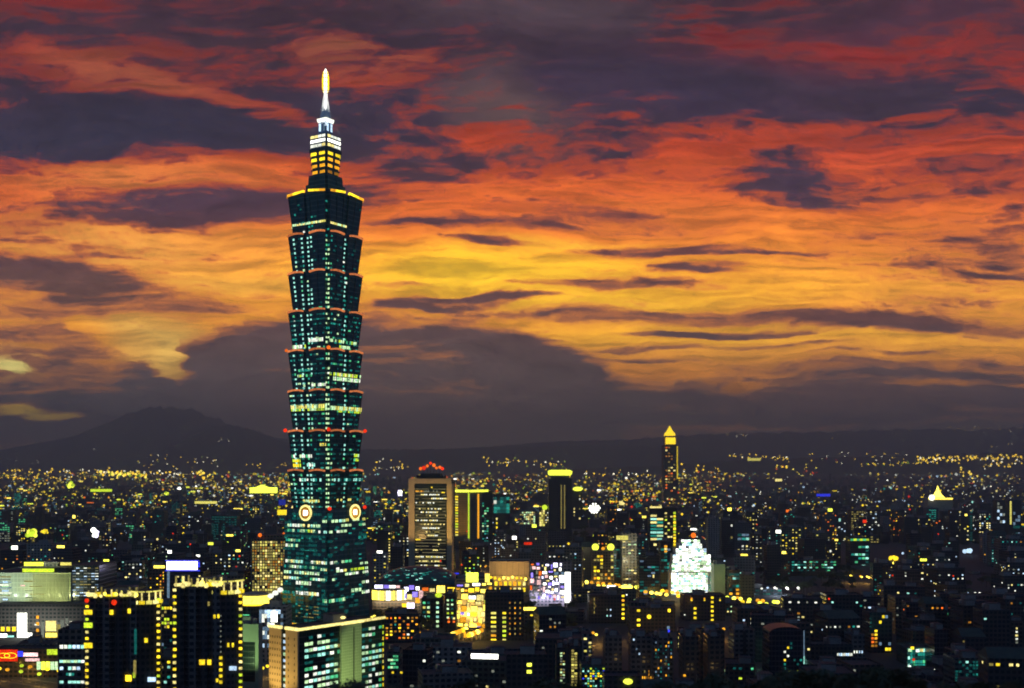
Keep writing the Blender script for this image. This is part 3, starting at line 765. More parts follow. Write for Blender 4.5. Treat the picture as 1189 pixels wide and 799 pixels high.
# ------------------------------------------------------------------ near left: twin apartment towers with garland lights
def apartment(label, pl, pr, top, Y, lone, extra):
    b = Bld.px('apartment_tower', label, 'apartment tower', pl, None, pr, top + 9, Y, depth=30)
    w, d, h = b.w, b.d, b.h
    core = MB(); dk = M['charcoal']
    core.box(-w / 2, -d / 2 + 2, 0, w / 2 - 9, d / 2, h, dk, M['roof'])
    for k in range(4):                              # bay piers
        x = -w / 2 + 1.6 + k * (w - 12) / 3.6; core.box(x, -d / 2, 0, x + 3.6, -d / 2 + 1.99, h - 1.5, M['grey'] if k % 2 else dk, M['roof'])
    b.part('wall', core)
    tr = MB().lathe([(8.6, 0), (8.6, h - 3)], dk, 18, w / 2 - 9.2, -d / 2 + 9.5)
    b.part('corner_turret', tr)
    bal = MB()
    for j in range(int(h / 3.5)):
        z = 2 + j * 3.5
        bal.box(-w / 2 + 6, -d / 2 + .6, z, -w / 2 + 6 + w * .22, -d / 2 + 1.98, z + .18, M['steel']); bal.box(-w / 2 + 6, -d / 2 + .6, z + .18, -w / 2 + 6 + w * .22, -d / 2 + .7, z + 1.1, M['black'])
    b.part('balcony', bal)
    # corner lamps, one to a floor
    n = int(h / 3.52)
    for j in range(n):
        z = h - 3 - j * 3.52
        if z < 12: break
        for x, y in ((-w / 2 - .25, -d / 2 + 1.8), (w / 2 - .5, -d / 2 + 4.5)):
            put(win_mesh(1.7, 1.35, rl.choice(['yellow', 'cream', 'yellow', 'lime', 'gold'])), 'corner_lamp', b.root, (x + rl.uniform(-.1, .1), y, z))
    # crown of roof frames, the floodlight on their posts put in as glow
    def frame(x, y, ww, hh, key, rz=0.):
        f = MB(); z = h - 1
        f.cbox(-ww / 2, 0, 0, .7, .8, hh, glow(rl.choice(['paleyellow', 'dimcream', 'dimcream']))).cbox(ww / 2, 0, 0, .7, .8, hh, glow(rl.choice(['cream', 'dimcream', 'dimcream']))).box(-ww / 2 + .3, -.45, .1, ww / 2 - .3, .45, rl.uniform(.8, 2.6), glow(key)); f.cbox(0, 0, hh + .01, ww + 1.4, 1.6, .5, M['concrete'])
        b.part('roof_frame', f, (x, y, z), rz)
        
        for q_ in (-1, 1):
            if rl.random() < .75: b.part('garland_lamp', MB().ball((0, -.7, 0), rl.uniform(.9, 1.4), glow(rl.choice(['hotyellow', 'cream', 'cream'])), 8, 5), (x + q_ * ww / 2, y, z + rl.uniform(.2, 2)))
    for k, (u, ww) in enumerate(((.05, 4), (.14, 3.2), (.28, 3.6), (.36, 2.6), (.52, 4.2), (.63, 3.8))):
        frame(-w / 2 + u * w + 1, -d / 2 + 1.2, ww, rl.uniform(3.4, 6), rl.choice(['cream', 'yellow', 'paleyellow']))
    tx, ty = w / 2 - 9.2, -d / 2 + 9.5
    for k in range(7):
        a = R(-160 + k * 25); x, y = tx + 8.8 * math.cos(a), ty + 8.8 * math.sin(a)
        b.part('roof_frame', MB().cbox(0, 0, -3, .6, .7, 5.2, glow('cream')).cbox(0, 0, 2.3, 2.9, 1.4, .6, glow('paleyellow')).cbox(0, -.1, -4.2, 3.0, 1.2, 1.9, glow(('yellow', 'paleyellow', 'cream')[k % 3])), (x, y, h - 1), a + math.pi / 2)
    for (u, py, ww, hh, key) in extra: b.win('F', u * w, b.z(py), ww, hh, key, .1)
    b.rooftop(rl, tank=True)
    if lone: b.part('obstruction_lamp', MB().ball((0, 0, 0), 1.5, glow('red')), (-w * .1, -d / 2 - .5, h - 4)); b.part('obstruction_lamp', MB().ball((0, 0, 0), 1.2, glow('red')), (-w / 2 + .5, -d / 2 - .5, h - 3))
    keep(b, 799, 3)
    return b
apartment('dark apartment tower with red lamps below its garland lit crown, next to the low office', 100, 182, 682, 620, True,
          [(.03, 711, 4.5, 2.6, 'yellow'), (.03, 726, 4.6, 2.8, 'lime'), (.03, 749.5, 4.6, 2.9, 'yellow'), (.36, 711, 2., 2.6, 'yellow'), (.61, 709.5, 1.6, 2.6, 'yellow'), (.6, 787.5, 3.2, 3.4, 'gold'), (.68, 784, 1.4, 3, 'lime'), (.69, 775, 1.4, 8, 'dimcream'), (.7, 745, 1.4, 14, 'dimteal'), (.85, 743.5, 1.8, 2.4, 'yellow'), (.93, 789, 4.5, 2.4, 'ice')])
apartment('dark apartment tower with one bright yellow window pair, left of the pale green slab', 202, 278, 670, 600, False,
          [(.43, 769, 3, 2.8, 'gold'), (.54, 769, 2.0, 2.8, 'gold'), (.62, 716, 1.2, 2, 'yellow'), (.68, 715.5, 1.0, 2, 'yellow'), (.53, 701, 1., 2.2, 'dimcream'), (.83, 749, 1., 2.2, 'yellow'), (.9, 749, 1., 2.2, 'yellow'), (.9, 776, 4, 2.2, 'ice')]
          + [(.715, 764 + 7 * k, 1.6, 1.6, 'yellow') for k in range(5)] + [(.715, 715 + 6 * k, .6, .8, 'dimwhite') for k in range(8)] + [(.66, 790, 1.2, 1.8, 'yellow')])

def mark(name, label, cat, pl, pc, pr, top, Y, alpha=0, depth=None, wall='grey', wins=(), bottom=None, tank=False, hut=True, roofm=None, rect=True):
    b = Bld.px(name, label, cat, pl, pc, pr, top, Y, alpha, depth)
    b.body(wall, roofm=M[roofm] if roofm else None)
    if hut: b.rooftop(rl, tank=tank)
    for (face, f0, f1, pa, pb, nu, nz, p, keys, fill) in wins:
        b.grid(face, f0, f1, b.z(pb), b.z(pa), nu, nz, lambda i, j: rl.choice(keys) if rl.random() < p else None, fill)
    b.bottom = bottom
    return b

# low office beside the first apartment tower
b = mark('office_block', 'low dark office with rows of white ribbon windows beside the first apartment tower', 'office', 67, None, 99, 731, 645, depth=26, wall='grey', tank=True,
         wins=[('F', .06, .98, 747, 755, 6, 1, .85, ['white', 'cyan', 'palegreen', 'ice'], (.8, .5)), ('F', .06, .98, 765, 771, 7, 1, .95, ['palegreen', 'cyan', 'white'], (.9, .5)), ('F', .06, .98, 773, 779, 6, 1, .7, ['ice', 'white', 'cyan'], (.8, .6)), ('F', .3, .6, 780.5, 785.5, 3, 1, .7, ['teal', 'cyan'], (.8, .6)), ('F', .06, .98, 789, 795, 6, 1, .85, ['palegreen', 'cyan', 'white'], (.85, .5))])
keep(b, 799)

# the floodlit public hall at far left
b = Bld.px('public_hall', 'broad floodlit cream green hall with glass annex and bright signs at far left', 'hall', -14, None, 82, 665, 1050, depth=60)
w, d, h = b.w, b.d, b.h
b.body('hall', name='wall')
fin = MB()
for k in range(26): fin.box(w * .55 + k * 1.3 - w / 2, -d / 2 - .7, h - 32, w * .55 + k * 1.3 + .35 - w / 2, -d / 2 - .02, h - 2, M['palegreen'])
b.part('facade_fin', fin)
for (u, py, ww, hh, key) in ((.5, 675, 10, 1., 'dimcream'), (.42, 680, 4, 1., 'pink'), (.58, 681, 12, .8, 'dimcream'), (.5, 686, 8, .7, 'dimwhite'), (.6, 690, 14, .7, 'dimcream'), (.52, 694, 10, .7, 'dimwhite')): b.win('F', u * w, b.z(py), ww, hh, key)
for j in range(17): b.win('F', .17 * w + rl.uniform(-1, 1), b.z(670 + j * 3.1), rl.uniform(10, 20), .9, rl.choice(['dimwhite', 'dimice', 'white', 'dimcream'])); 
for j in range(8): b.win('F', .21 * w, b.z(676 + j * 5), rl.uniform(4, 7), 1.6, rl.choice(['white', 'ice', 'palegreen']))
pt = MB().box(-w / 2 + 30, -d / 2 + 4, h, w / 2 - 6, d / 2 - 6, h + 4, M['charcoal'], M['roof']); b.part('penthouse', pt)
for (x0, x1, z0, z1, key) in ((.40, .78, .2, 3.4, 'lime'), (.42, .68, 6.0, 9.5, 'hotlime'), (.86, .99, 6.5, 9.3, 'paleyellow')):
    b.part('roof_light', MB().box(x0 * w - w / 2, -d / 2 + 3, h + z0, x1 * w - w / 2, -d / 2 + 3.9, h + z1, glow(key)))
b.part('roof_canopy', MB().box(.36 * w - w / 2, -d / 2 + 2.2, h + 4.3, w / 2, -d / 2 + 16, h + 5.6, M['black']).box(.66 * w - w / 2, -d / 2 + 2, h + 5.8, .84 * w - w / 2, -d / 2 + 14, h + 10, M['grey']))
aw = 32 / F * 1050
an = MB().box(w / 2 + .2, -d / 2 + 3, 0, w / 2 + aw, d / 2 - 10, zat(657, 1050), M['navy'], M['roof']); an = b.part('glass_annex', an)
for j in range(11):
    for k in range(7):
        if rl.random() < .72: put(win_mesh(3.0, .8, rl.choice(['dimice', 'ice', 'dimwhite', 'white', 'dimcream'])), 'window', an, (w / 2 + 2 + k * (aw - 3) / 6.4, -d / 2 + 2.9, zat(660 + j * 3.2, 1050)))
po = MB().box(.25 * w - w / 2, -d / 2 - 22, 0, w / 2 + aw, -d / 2 - 5, zat(704, 1030), M['grey'], M['roof']); po = b.part('podium', po)
b.part('podium_cornice', MB().box(.22 * w - w / 2, -d / 2 - 24, zat(704, 1030) + .02, w / 2 + aw + 1, -d / 2 - 4.5, zat(702, 1030) + 1, M['charcoal']))
def psign(name, pa, pb, ya, yb, key, lab=None):
    Yp = 1050 - 22.4; x0, x1 = xat(pa, Yp) - b.loc.x, xat(pb, Yp) - b.loc.x
    o = b.part(name, MB().box(x0, -d / 2 - 22.4, zat(yb, Yp), x1, -d / 2 - 22.05, zat(ya, Yp), glow(key, key.startswith('hot'))))
    if lab: o['label'] = lab
    return o
psign('sign_panel', 20, 31, 712, 746, 'hot', 'bright white vertical light panel'); psign('sign_panel', 31, 37, 735, 746, 'hot'); psign('window', 53, 65, 721, 733, 'cream'); psign('window', 53, 66, 735, 746, 'hotyellow'); psign('window', 66, 70, 725, 745, 'dimcream'); psign('window', 48, 51, 722, 742, 'dimwhite'); psign('window', 70, 74, 720, 728, 'dimwhite'); psign('window', 76, 79, 718, 724, 'dimwhite')
for k in range(4): psign('wall_lamp', 42, 45, 715 + k * 7.6, 718.5 + k * 7.6, 'amber')
psign('sign_panel', -6, 8, 736, 748, 'hot'); psign('sign_panel', 8, 16, 738, 747, 'cyan')
for k in range(3): psign('wall_lamp', 1 + k * 6.5, 5 + k * 6.5, 728, 733, 'gold')
for k in range(7): b.flood((-w * .40 + k * w * .135, -d / 2 - 19, zat(702, 1030) + 2.6), (-w * .40 + k * w * .135, -d / 2, h - 9), 42000 if k > 2 else 64000, (242, 244, 166) if k > 2 else (222, 240, 226), 120, .5)
for k in range(4): b.flood((-w * .1 + k * w * .2, -d / 2 - 44, 8), (-w * .1 + k * w * .2, -d / 2 - 22, 22), 14000, (230, 226, 200), 110, .6)  # floods added to brighten the podium front
b.rect = (-14, 114, 648, 1050); keep(b, 748)

# shop row with the red neon board
b = Bld.px('shop_row', 'low shop row with red neon board and lime storefronts at the bottom left corner', 'shops', -6, None, 67, 753, 830, depth=16)
b.body('brown')
s_ = b.sign('billboard', 'F', xat(8, 830) - xat(-6, 830), b.z(761), 17, 9, 'red', label='red neon billboard with orange loops')
for (r0, cx_) in ((1.3, -2), (1.5, 3)):
    lp = MB(); n = 20
    for k in range(n):
        a, c = 2 * math.pi * k / n, 2 * math.pi * (k + 1) / n
        lp.tube((cx_ + 4.6 * math.cos(a), -.5, r0 * 1.3 * math.sin(a)), (cx_ + 4.6 * math.cos(c), -.5, r0 * 1.3 * math.sin(c)), .28, glow('gold'), 5)
    lp.build('neon_loop', s_)
W_ = lambda px: xat(px, 830) - xat(-6, 830)
b.sign('sign_board', 'F', W_(24), b.z(759), 4.4, 4.4, 'blue'); b.sign('sign_board', 'F', W_(36), b.z(760), 11, 3.2, 'pink'); b.sign('sign_board', 'F', W_(38), b.z(766), 11, 2.6, 'pink')
for k in range(5): b.win('F', W_(45 + k * 5.3), b.z(773), 2.9, 6, rl.choice(['hotlime', 'palegreen', 'hotlime']))
b.sign('sign_board', 'F', W_(61), b.z(757), 8, 4.5, 'lime'); keep(b, 781)

# rooftop sign block behind the second apartment tower
b = mark('office_block', 'dark office topped by a glaring violet white rooftop sign behind the apartment towers', 'office', 190, None, 236, 664, 1150, depth=26, wall='navy', wins=[('F', .05, .95, 667, 730, 10, 14, .2, ['dimcream', 'teal', 'cream', 'dimice'], (.5, .5))])
s_ = b.part('rooftop_sign', MB().box(-b.w / 2 + 1, -b.d / 2 + .6, b.h, b.w / 2 - 3, -b.d / 2 + 1.4, b.h + 12, M['black']))
MB().box(-b.w / 2 + 3, -b.d / 2 + .3, b.h + 2, b.w / 2 - 6, -b.d / 2 + .55, b.h + 10.6, glow('hotviolet', True)).build('sign_face', s_); MB().box(-b.w / 2 + 1.5, -b.d / 2 + .28, b.h + .5, b.w / 2 - 3.5, -b.d / 2 + .55, b.h + 1.9, glow('blue')).build('sign_trim', s_); MB().box(b.w / 2 - 5.9, -b.d / 2 + .3, b.h + 4.5, b.w / 2 - 3.6, -b.d / 2 + .56, b.h + 10, glow('blue')).build('sign_trim', s_); MB().box(-b.w / 2 + 1.5, -b.d / 2 + .3, b.h + 10.9, b.w / 2 - 4, -b.d / 2 + .56, b.h + 11.8, glow('blue')).build('sign_trim', s_)
b.part('mast', MB().box(-b.w / 2 + 4, -b.d / 2 - 1.6, 20, -b.w / 2 + 6.2, -b.d / 2 - .4, b.h + 1, glow('dimice')))
keep(b, 692)

# green-grey slab between second apartment tower and the corner office
b = mark('apartment_block', 'pale green slab with a corner grid of dark windows right of the second apartment tower', 'apartment block', 272, 300, 305, 725, 735, 12, wall='palegreen', tank=True,
         wins=[('F', .35, .82, 747, 785, 4, 7, .28, ['teal', 'dimcream', 'lime', 'dimteal'], (.8, .7))])
gl_ = MB(); b.part('window_bay', MB().box(-.16 * b.w, -b.d / 2 - .3, b.z(792), .36 * b.w, -b.d / 2 - .02, b.z(746), M['glass']))
b.flood((-4, -b.d / 2 - 38, 20), (0, -b.d / 2, b.h - 14), 110000, (160, 200, 130), 55); keep(b, 799)

# round lit hall and its ice-white annex
b = Bld('rotunda', 'round hall ringed by a white and yellow light band left of the tall tower', 'hall', 30, 30, 38, (xat(291, 960), 975, 0)); b.rect = (274, 312, 686, 960)
b.part('drum', MB().lathe([(13.4, 0), (13.4, zat(700, 960)), (12, zat(699, 960)), (12, zat(697, 960))], M['navy'], 28)); b.part('light_band', MB().lathe([(13.8, zat(702.5, 960)), (14.6, zat(700, 960)), (14.6, zat(694.5, 960)), (12.2, zat(693, 960))], glow('hotyellow', True), 28)); b.part('band_rim', MB().lathe([(14.2, zat(704, 960)), (14.8, zat(702.6, 960)), (13.5, zat(702.6, 960))], glow('gold'), 28)); b.part('roof_dish', MB().lathe([(12.1, zat(693, 960) + .02), (11.8, zat(691, 960)), (.2, zat(688.5, 960))], M['concrete'], 28))
b.win('F', 11, zat(717, 960), 6, 5, 'green'); b.win('F', 11, zat(728, 960), 4, 6, 'palegreen'); keep(b, 724)
b = mark('exhibition_hall', 'pale blue lit hall with scattered white advertising panels at the foot of the tall tower', 'hall', 300, None, 332, 705, 900, depth=24, wall='pale', wins=[('F', .03, .9, 708, 752, 9, 9, .55, ['dimice', 'ice', 'dimice', 'white'], (.96, .96))], roofm='concrete')
b.sign('sign_board', 'F', b.w * .58, b.z(716), 5.5, 9, 'hot'); b.sign('sign_board', 'F', b.w * .5, b.z(727), 4, 5, 'hot'); b.sign('sign_board', 'F', b.w * .6, b.z(736), 6, 5, 'white')
for k in range(3):
    b.part('roof_lantern', MB().ball((0, 0, 0), 2.5, glow('white', True), 12, 6, .8).cbox(0, 0, -6, .5, .5, 4, M['steel']), (-b.w * .08 + k * 3.8, -b.d / 2 + 3, b.z(692.5) + k * 2.4))
b.part('podium_screen', MB().box(b.w * .5, -b.d / 2 + .4, 0, b.w * .5 + 8, -b.d / 2 + 6, b.z(735), M['glass']))
keep(b, 748)

# slatted cream block just left of the tall tower
b = mark('office_block', 'squat block glowing cream through a lattice of slats left of the tall tower', 'office', 292, None, 332, 626, 1260, depth=30, wall='sand', wins=[('F', .02, .98, 628, 690, 13, 19, .93, ['dimcream', 'dimcream', 'paleyellow', 'cream', 'dimamber', 'dimcream'], (.8, .72))])
sl = MB()
for k in range(14): x = -b.w / 2 + k * b.w / 13; sl.box(x - .2, -b.d / 2 - .9, 4, x + .2, -b.d / 2 - .12, b.h - .5, M['concrete'])
b.part('slat', sl)
b.part('roof_step', MB().box(-b.w / 2 + 5, -b.d / 2 + 4, b.h, b.w / 2, b.d / 2 - 4, b.h + 4, M['sand'], M['roof'])); b.part('obstruction_lamp', MB().ball((0, 0, 1.4), 2.2, glow('orange')).cbox(0, 0, -3, .6, .6, 3, M['steel']), (-b.w * .26, -b.d / 2 + 1, b.h + 3)); keep(b, 688)

# corner office with the gold roof edge, foot of the tower
b = Bld.px('office_block', 'beige and glass corner office with a gold glowing roofline below the tall tower', 'office', 314, 347, 446, 731, 640, 39)
w, d, h = b.w, b.d, b.h
b.body('glass', h=h - .8, parapet=.6)
for (u0, u1) in ((.0, .43), (.58, 1.)):
    pz = b.part('pier', MB().box(u0 * w - w / 2, -d / 2 - 1.0, 0, u1 * w - w / 2, -d / 2 - .02, h - .9, M['beige']))
    for k in range(5 if u0 == 0 else 2):
        x = (u0 + (u1 - u0) * (k + .5) / (5 if u0 == 0 else 2)) * w - w / 2
        sl = MB()
        for j in range(15): sl.box(x - .35, -d / 2 - 1.06, h - 5 - j * 3.6 - 1.4, x + .35, -d / 2 - 1.01, h - 5 - j * 3.6, M['black'])
        sl.build('window_slot', pz)
for j in range(15): b.win('F', .505 * w, h - 4.5 - j * 3.6, 2., 1.8, rl.choice(['white', 'ice', 'white', 'palegreen']), .1)
sh = b.part('shaft', MB().box(w / 2 + .02, -d / 2 + .46 * d, 0, w / 2 + 1.5, -d / 2 + .70 * d, h - .9, M['shaft'])); MB().box(w / 2 + 1.52, -d / 2 + .60 * d, 0, w / 2 + 1.6, -d / 2 + .612 * d, h - 3, M['black']).build('joint', sh)
for j in range(15):
    z = h - 5.6 - j * 3.55
    for (u0, u1, nu, p) in ((.06, .44, 8, (.2, .8, .9, .4, .3, .8, .6, .9, .9, .7, .95, .6, .7, .5, .5)[j]), (.72, .97, 6, (.5, .5, .25, .7, .75, .9, .7, .2, .6, .55, .8, .7, .5, .4, .4)[j])):
        for k in range(nu):
            if rl.random() < p: b.win('R', (u0 + (k + .5) * (u1 - u0) / nu) * d, z + rl.uniform(-.1, .1), (u1 - u0) / nu * d * .84, 1.75, pick(rl, ('palegreen', 4), ('cyan', 3), ('white', 2), ('green', 1.5), ('paleyellow', .6)), .08)
            elif rl.random() < .5: b.win('R', (u0 + (k + .5) * (u1 - u0) / nu) * d, z, (u1 - u0) / nu * d * .84, 1.6, 'dimteal', .08)
    if rl.random() < .6: b.win('R', .445 * d, z, 1.8, 2., rl.choice(['paleyellow', 'lime', 'green', 'dimcream']), .1)
    if rl.random() < .8: b.win('R', .985 * d, z, 1., 2., rl.choice(['paleyellow', 'lime', 'green', 'yellow']), .1)
for q in ((-w / 2 - .5, -d / 2 - 1.3, -.08 * w, -d / 2 + .3), (.06 * w, -d / 2 - 1.3, w / 2 + .8, -d / 2 + .3), (w / 2 + .2, -d / 2 + .31, w / 2 + .9, -d / 2 + .46 * d), (w / 2 + .2, -d / 2 + .46 * d + .01, w / 2 + 2, -d / 2 + .72 * d), (w / 2 + .2, -d / 2 + .72 * d + .01, w / 2 + .9, d / 2 + .4)):
    b.part('roof_light', MB().box(q[0], q[1], h - .78, q[2], q[3], h + .75, glow('hotyellow' if rl.random() < .0 else 'cream')))
b.rooftop(rl, h=h, tank=False); b.part('roof_lamp', MB().ball((0, 0, 0), 1.7, glow('cream'), 10, 6, .5), (w * .2, d * .1, h + 2))
b.flood((-14, -d / 2 - 32, 16), (0, -d / 2, h - 18), 120000, (255, 206, 110), 60); b.flood((w / 2 + 40, -d * .3, 18), (w / 2, d * .09, h - 22), 170000, (200, 225, 140), 46); keep(b, 799)

# ------------------------------------------------------------------ centre: the beige framed slab and neighbours
b = Bld.px('office_tower', 'broad slab tower in a beige floodlit frame with rows of white windows', 'office tower', 475, 524, 531, 556, 1660, 10, 26)
w, d, h = b.w, b.d, b.h
b.body('glass', h=h - 1.5); t_ = .15 * w
b.part('frame', MB().box(-w / 2 - .5, -d / 2 - 1.6, 0, -w / 2 + .135 * w, -d / 2 - .02, h - 7, M['beige']).box(w / 2 - .10 * w, -d / 2 - 1.6, 0, w / 2 + .5, -d / 2 - .02, h - 7, M['beige']).box(-w / 2 - .5, -d / 2 - 1.6, h - 6.98, w / 2 + .5, -d / 2 - .02, h + .4, M['beige']).box(w / 2 + .02, -d / 2, 0, w / 2 + 1.2, -d / 2 + 10, h - 7, M['beige']))
rows = [(566, .5, .9, ['yellow'], .12), (570.5, 0, .3, ['amber', 'dimamber'], .9), (572, .85, 1, ['lime', 'yellow'], .9), (570.5, .28, .8, ['white', 'dimwhite'], .55), (574.5, .15, .75, ['white', 'cream'], .85), (579, .5, 1, ['cream', 'white'], .75), (584, 0, .8, ['white', 'dimcream'], .6), (591, .02, .9, ['white', 'cream', 'dimcream'], .5), (595, .1, .7, ['white', 'cream'], .7), (599, .0, 1., ['dimcream', 'cream'], .35), (604.5, 0, .72, ['cream', 'white'], .85), (609, .15, 1, ['dimcream', 'cream'], .7), (613.5, .22, .75, ['cream', 'white'], .95), (618, .35, .75, ['cream', 'dimcream'], .8), (622, .4, .7, ['white', 'cream'], .9), (627, 0, .18, ['yellow'], 1.), (627, .7, .85, ['cream'], .8), (632, .7, .8, ['cream'], .8), (639, 0, .2, ['dimcream', 'cream'], .8), (639, .55, .72, ['cream'], .9), (647, 0, .95, ['cream', 'paleyellow', 'white'], .82), (652, .1, .9, ['cream', 'dimcream'], .7), (657, .15, .75, ['white', 'cream'], .4), (660.5, 0, 1, ['cream', 'white'], .75)]
for (py, a, c, keys, p) in rows:
    n = 18
    for k in range(n):
        u = (k + .5) / n
        if a <= u <= c and rl.random() < p: b.win('F', w * (.15 + .74 * u), b.z(py), w * .74 / n * .8, 1.9, rl.choice(keys), .1)
for j in range(26):  # dim glowing bands added to make the facade paler, built like windows
    for k in range(9):
        if rl.random() < .8: b.win('F', w * (.19 + .08 * k), b.z(568 + 3.7 * j), w * .078, 1.3, 'bandcream', .06)
b.part('roof_crown', MB().box(-w * .34, -d / 2 + 4, h - 1.4, w * .3, d / 2 - 4, h + 5, M['black'], M['roof']).box(-w * .25, -d / 2 + 6, h + 5.01, w * .22, d / 2 - 6, h + 8, M['charcoal'], M['roof']))
for (x, z) in ((-.28, 15), (-.2, 16), (-.12, 19), (-.04, 23), (.04, 20), (.1, 16), (.18, 17), (.24, 15)):
    l_ = b.part('obstruction_lamp', MB().ball((0, 0, 0), rl.uniform(2., 3.2), glow(rl.choice(['orange', 'red', 'orange']), True)), (w * x, 0, h + z)); MB().tube((0, 0, 0), (0, 0, -z + 7.9), .35, M['steel'], 6).build('lamp_mast', l_)
b.flood((-w * .60, -d / 2 - 110, 40), (-w * .46, -d / 2, h * .66), 520000, (240, 190, 110), 48); b.flood((w * .60, -d / 2 - 110, 40), (w * .46, -d / 2, h * .62), 620000, (250, 200, 100), 48); b.flood((w / 2 + 50, -d / 2 - 50, 30), (w / 2, -d / 2 + 5, h * .5), 160000, (255, 200, 60), 60); keep(b, 664)

b = Bld.px('office_tower', 'gold lit tower with yellow canopy and bright corner shaft right of the beige slab', 'office tower', 524, 545, 560, 572, 2150, 35)
w, d, h = b.w, b.d, b.h
b.body('sand')
b.part('corner_shaft', MB().box(w / 2 - 2.2, -d / 2 - 1.6, 0, w / 2 + 1.8, -d / 2 + 1.5, h, M['beige'])); b.part('light_strip', MB().box(w / 2 - 1.9, -d / 2 - 1.95, 12, w / 2 + 1.5, -d / 2 - 1.62, h - 1, glow('lime'))); b.part('light_strip', MB().box(w / 2 + .04, d * .12, 20, w / 2 + .5, d * .24, h - 3, glow('amber')))
for j in range(15): b.win('F', w * .22, b.z(577 + 3.2 * j), w * .32, 3.0, rl.choice(['yellow', 'paleyellow', 'lime']), .1)
b.part('canopy', MB().box(-w / 2 - 2, -d / 2 - 3, h + 4.2, w / 2 + 3, d / 2 + 16, h + 5.4, M['concrete'])); b.part('light_strip', MB().box(-w / 2 - 1.6, -d / 2 - 3.4, h + .6, w / 2 + 2, -d / 2 - 3.05, h + 5, glow('hotlime'))); b.part('light_strip', MB().box(w / 2 + 3.02, -d / 2 - 2, h + .6, w / 2 + 3.4, d / 2 + 15, h + 5, glow('hotlime')))
b.part('roof_lamp', MB().ball((0, 0, 0), 6, glow('hotyellow', True)), (-w * .42, -d / 2 - 2, h + 4)); b.part('roof_lamp', MB().ball((0, 0, 0), 3.5, glow('orange')), (-w * .42, -d / 2 + 4, h + 14))
b.flood((20, -d / 2 - 70, 30), (0, -d / 2, h * .55), 190000, (255, 190, 60), 60); b.rect = (527, 571, 562, 2150); keep(b, 628)
b = mark('office_block', 'dark slab with a jumble of pale teal windows behind the gold lit tower', 'office', 556, None, 572, 570, 2400, depth=26, wall='glass', wins=[('F', .04, .72, 583, 633, 4, 17, .62, ['green', 'palegreen', 'teal', 'dimteal'], (.8, .6))]); keep(b, 632)
b = mark('office_block', 'blocky building glowing deep teal right of the gold lit tower', 'office', 573, None, 592, 574, 2700, depth=26, wall='charcoal', wins=[('F', .02, .98, 577, 596, 5, 5, .9, ['dimteal', 'dimteal', 'teal'], (.98, .9)), ('F', .1, .9, 600, 620, 4, 4, .2, ['cream', 'yellow', 'dimcream'], (.5, .5))]); b.sign('sign_board', 'F', b.w * .1, b.z(583), 7, 9, 'white', frame=True); keep(b, 612)
b = Bld.px('office_tower', 'dark tower with two pale vertical light lines under an oval yellow crown', 'office tower', 637, None, 664, 556, 2400, depth=32)
w, d, h = b.w, b.d, b.h
b.body('navy')
for u in (.52, .66): b.part('light_line', MB().box(u * w - w / 2, -d / 2 - .5, b.z(614), u * w + 2.6 - w / 2, -d / 2 - .03, b.z(563), glow('dimcream')))
cr = MB(); ov = lambda rx, ry, z: [(rx * math.cos(2 * math.pi * j / 24), ry * math.sin(2 * math.pi * j / 24), z) for j in range(24)]
b.part('crown_light', cr.loft([ov(w * .46, 12, h + 7), ov(w * .52, 14, h + 10), ov(w * .52, 14, h + 17), ov(w * .4, 10, h + 19)], glow('hotlime'))); b.part('crown_drum', MB().loft([ov(w * .4, 10, h - 1), ov(w * .4, 10, h + 6.9)], M['charcoal'])); b.rect = (637, 664, 546, 2400); keep(b, 614)
b = mark('apartment_block', 'pale stubby block with mottled dim windows left of the two line tower', 'apartment block', 603, None, 622, 592, 2600, depth=24, wall='pale', wins=[('F', .03, .97, 594, 609, 8, 6, .75, ['dimwhite', 'palegreen', 'dimcream', 'cream'], (.8, .7))]); keep(b, 609)
b = mark('apartment_block', 'pale yellow block crowned by a lime round lamp left of the two line tower', 'apartment block', 626, None, 639, 592, 2450, depth=24, wall='sand', wins=[('F', .03, .5, 592, 611, 3, 7, .9, ['paleyellow', 'dimcream', 'cream'], (.95, .9)), ('F', .55, .97, 594, 611, 3, 6, .5, ['cream', 'white'], (.6, .5))]); b.part('roof_lamp', MB().ball((0, 0, 0), 6, glow('lime')), (0, -b.d / 2 + 3, b.h + 5)); keep(b, 611)
b = mark('tower_block', 'slim dark tower topped by a flat gold lamp right of the two line tower', 'tower block', 664, None, 676, 570, 2900, depth=22, wall='charcoal', wins=[('F', .1, .9, 574, 604, 3, 8, .25, ['dimcream', 'white', 'cream'], (.5, .5))]); b.part('roof_lamp', MB().ball((0, 0, 0), 13, glow('hotlime'), 12, 6, .42), (2, -b.d / 2, b.h + 5)); keep(b, 596)
# stadium light mast cluster
b = Bld('floodlight_mast', 'glaring white floodlight cluster on a mast in the middle distance', 'floodlight', 12, 6, 80, (xat(690, 3300), 3300, 0)); b.rect = (680, 700, 583, 3300)
b.part('mast', MB().lathe([(1.4, 0), (.8, zat(597, 3300))], M['steel'], 8)); lh = b.part('lamp_bank', MB().box(-17, -1, zat(596, 3300), 17, 1, zat(585, 3300), M['black']))
for j, (n, o_) in enumerate(((3, 0), (4, 0), (5, 0), (4, 0), (2, 0))):
    for i in range(n): MB().ball(((i - (n - 1) / 2) * 7.4, -2.4, zat(595, 3300) + j * 6.2), rl.uniform(2.4, 3.7), glow('hot', True), 8, 5, .9).build('lamp', lh)
keep(b, 600)

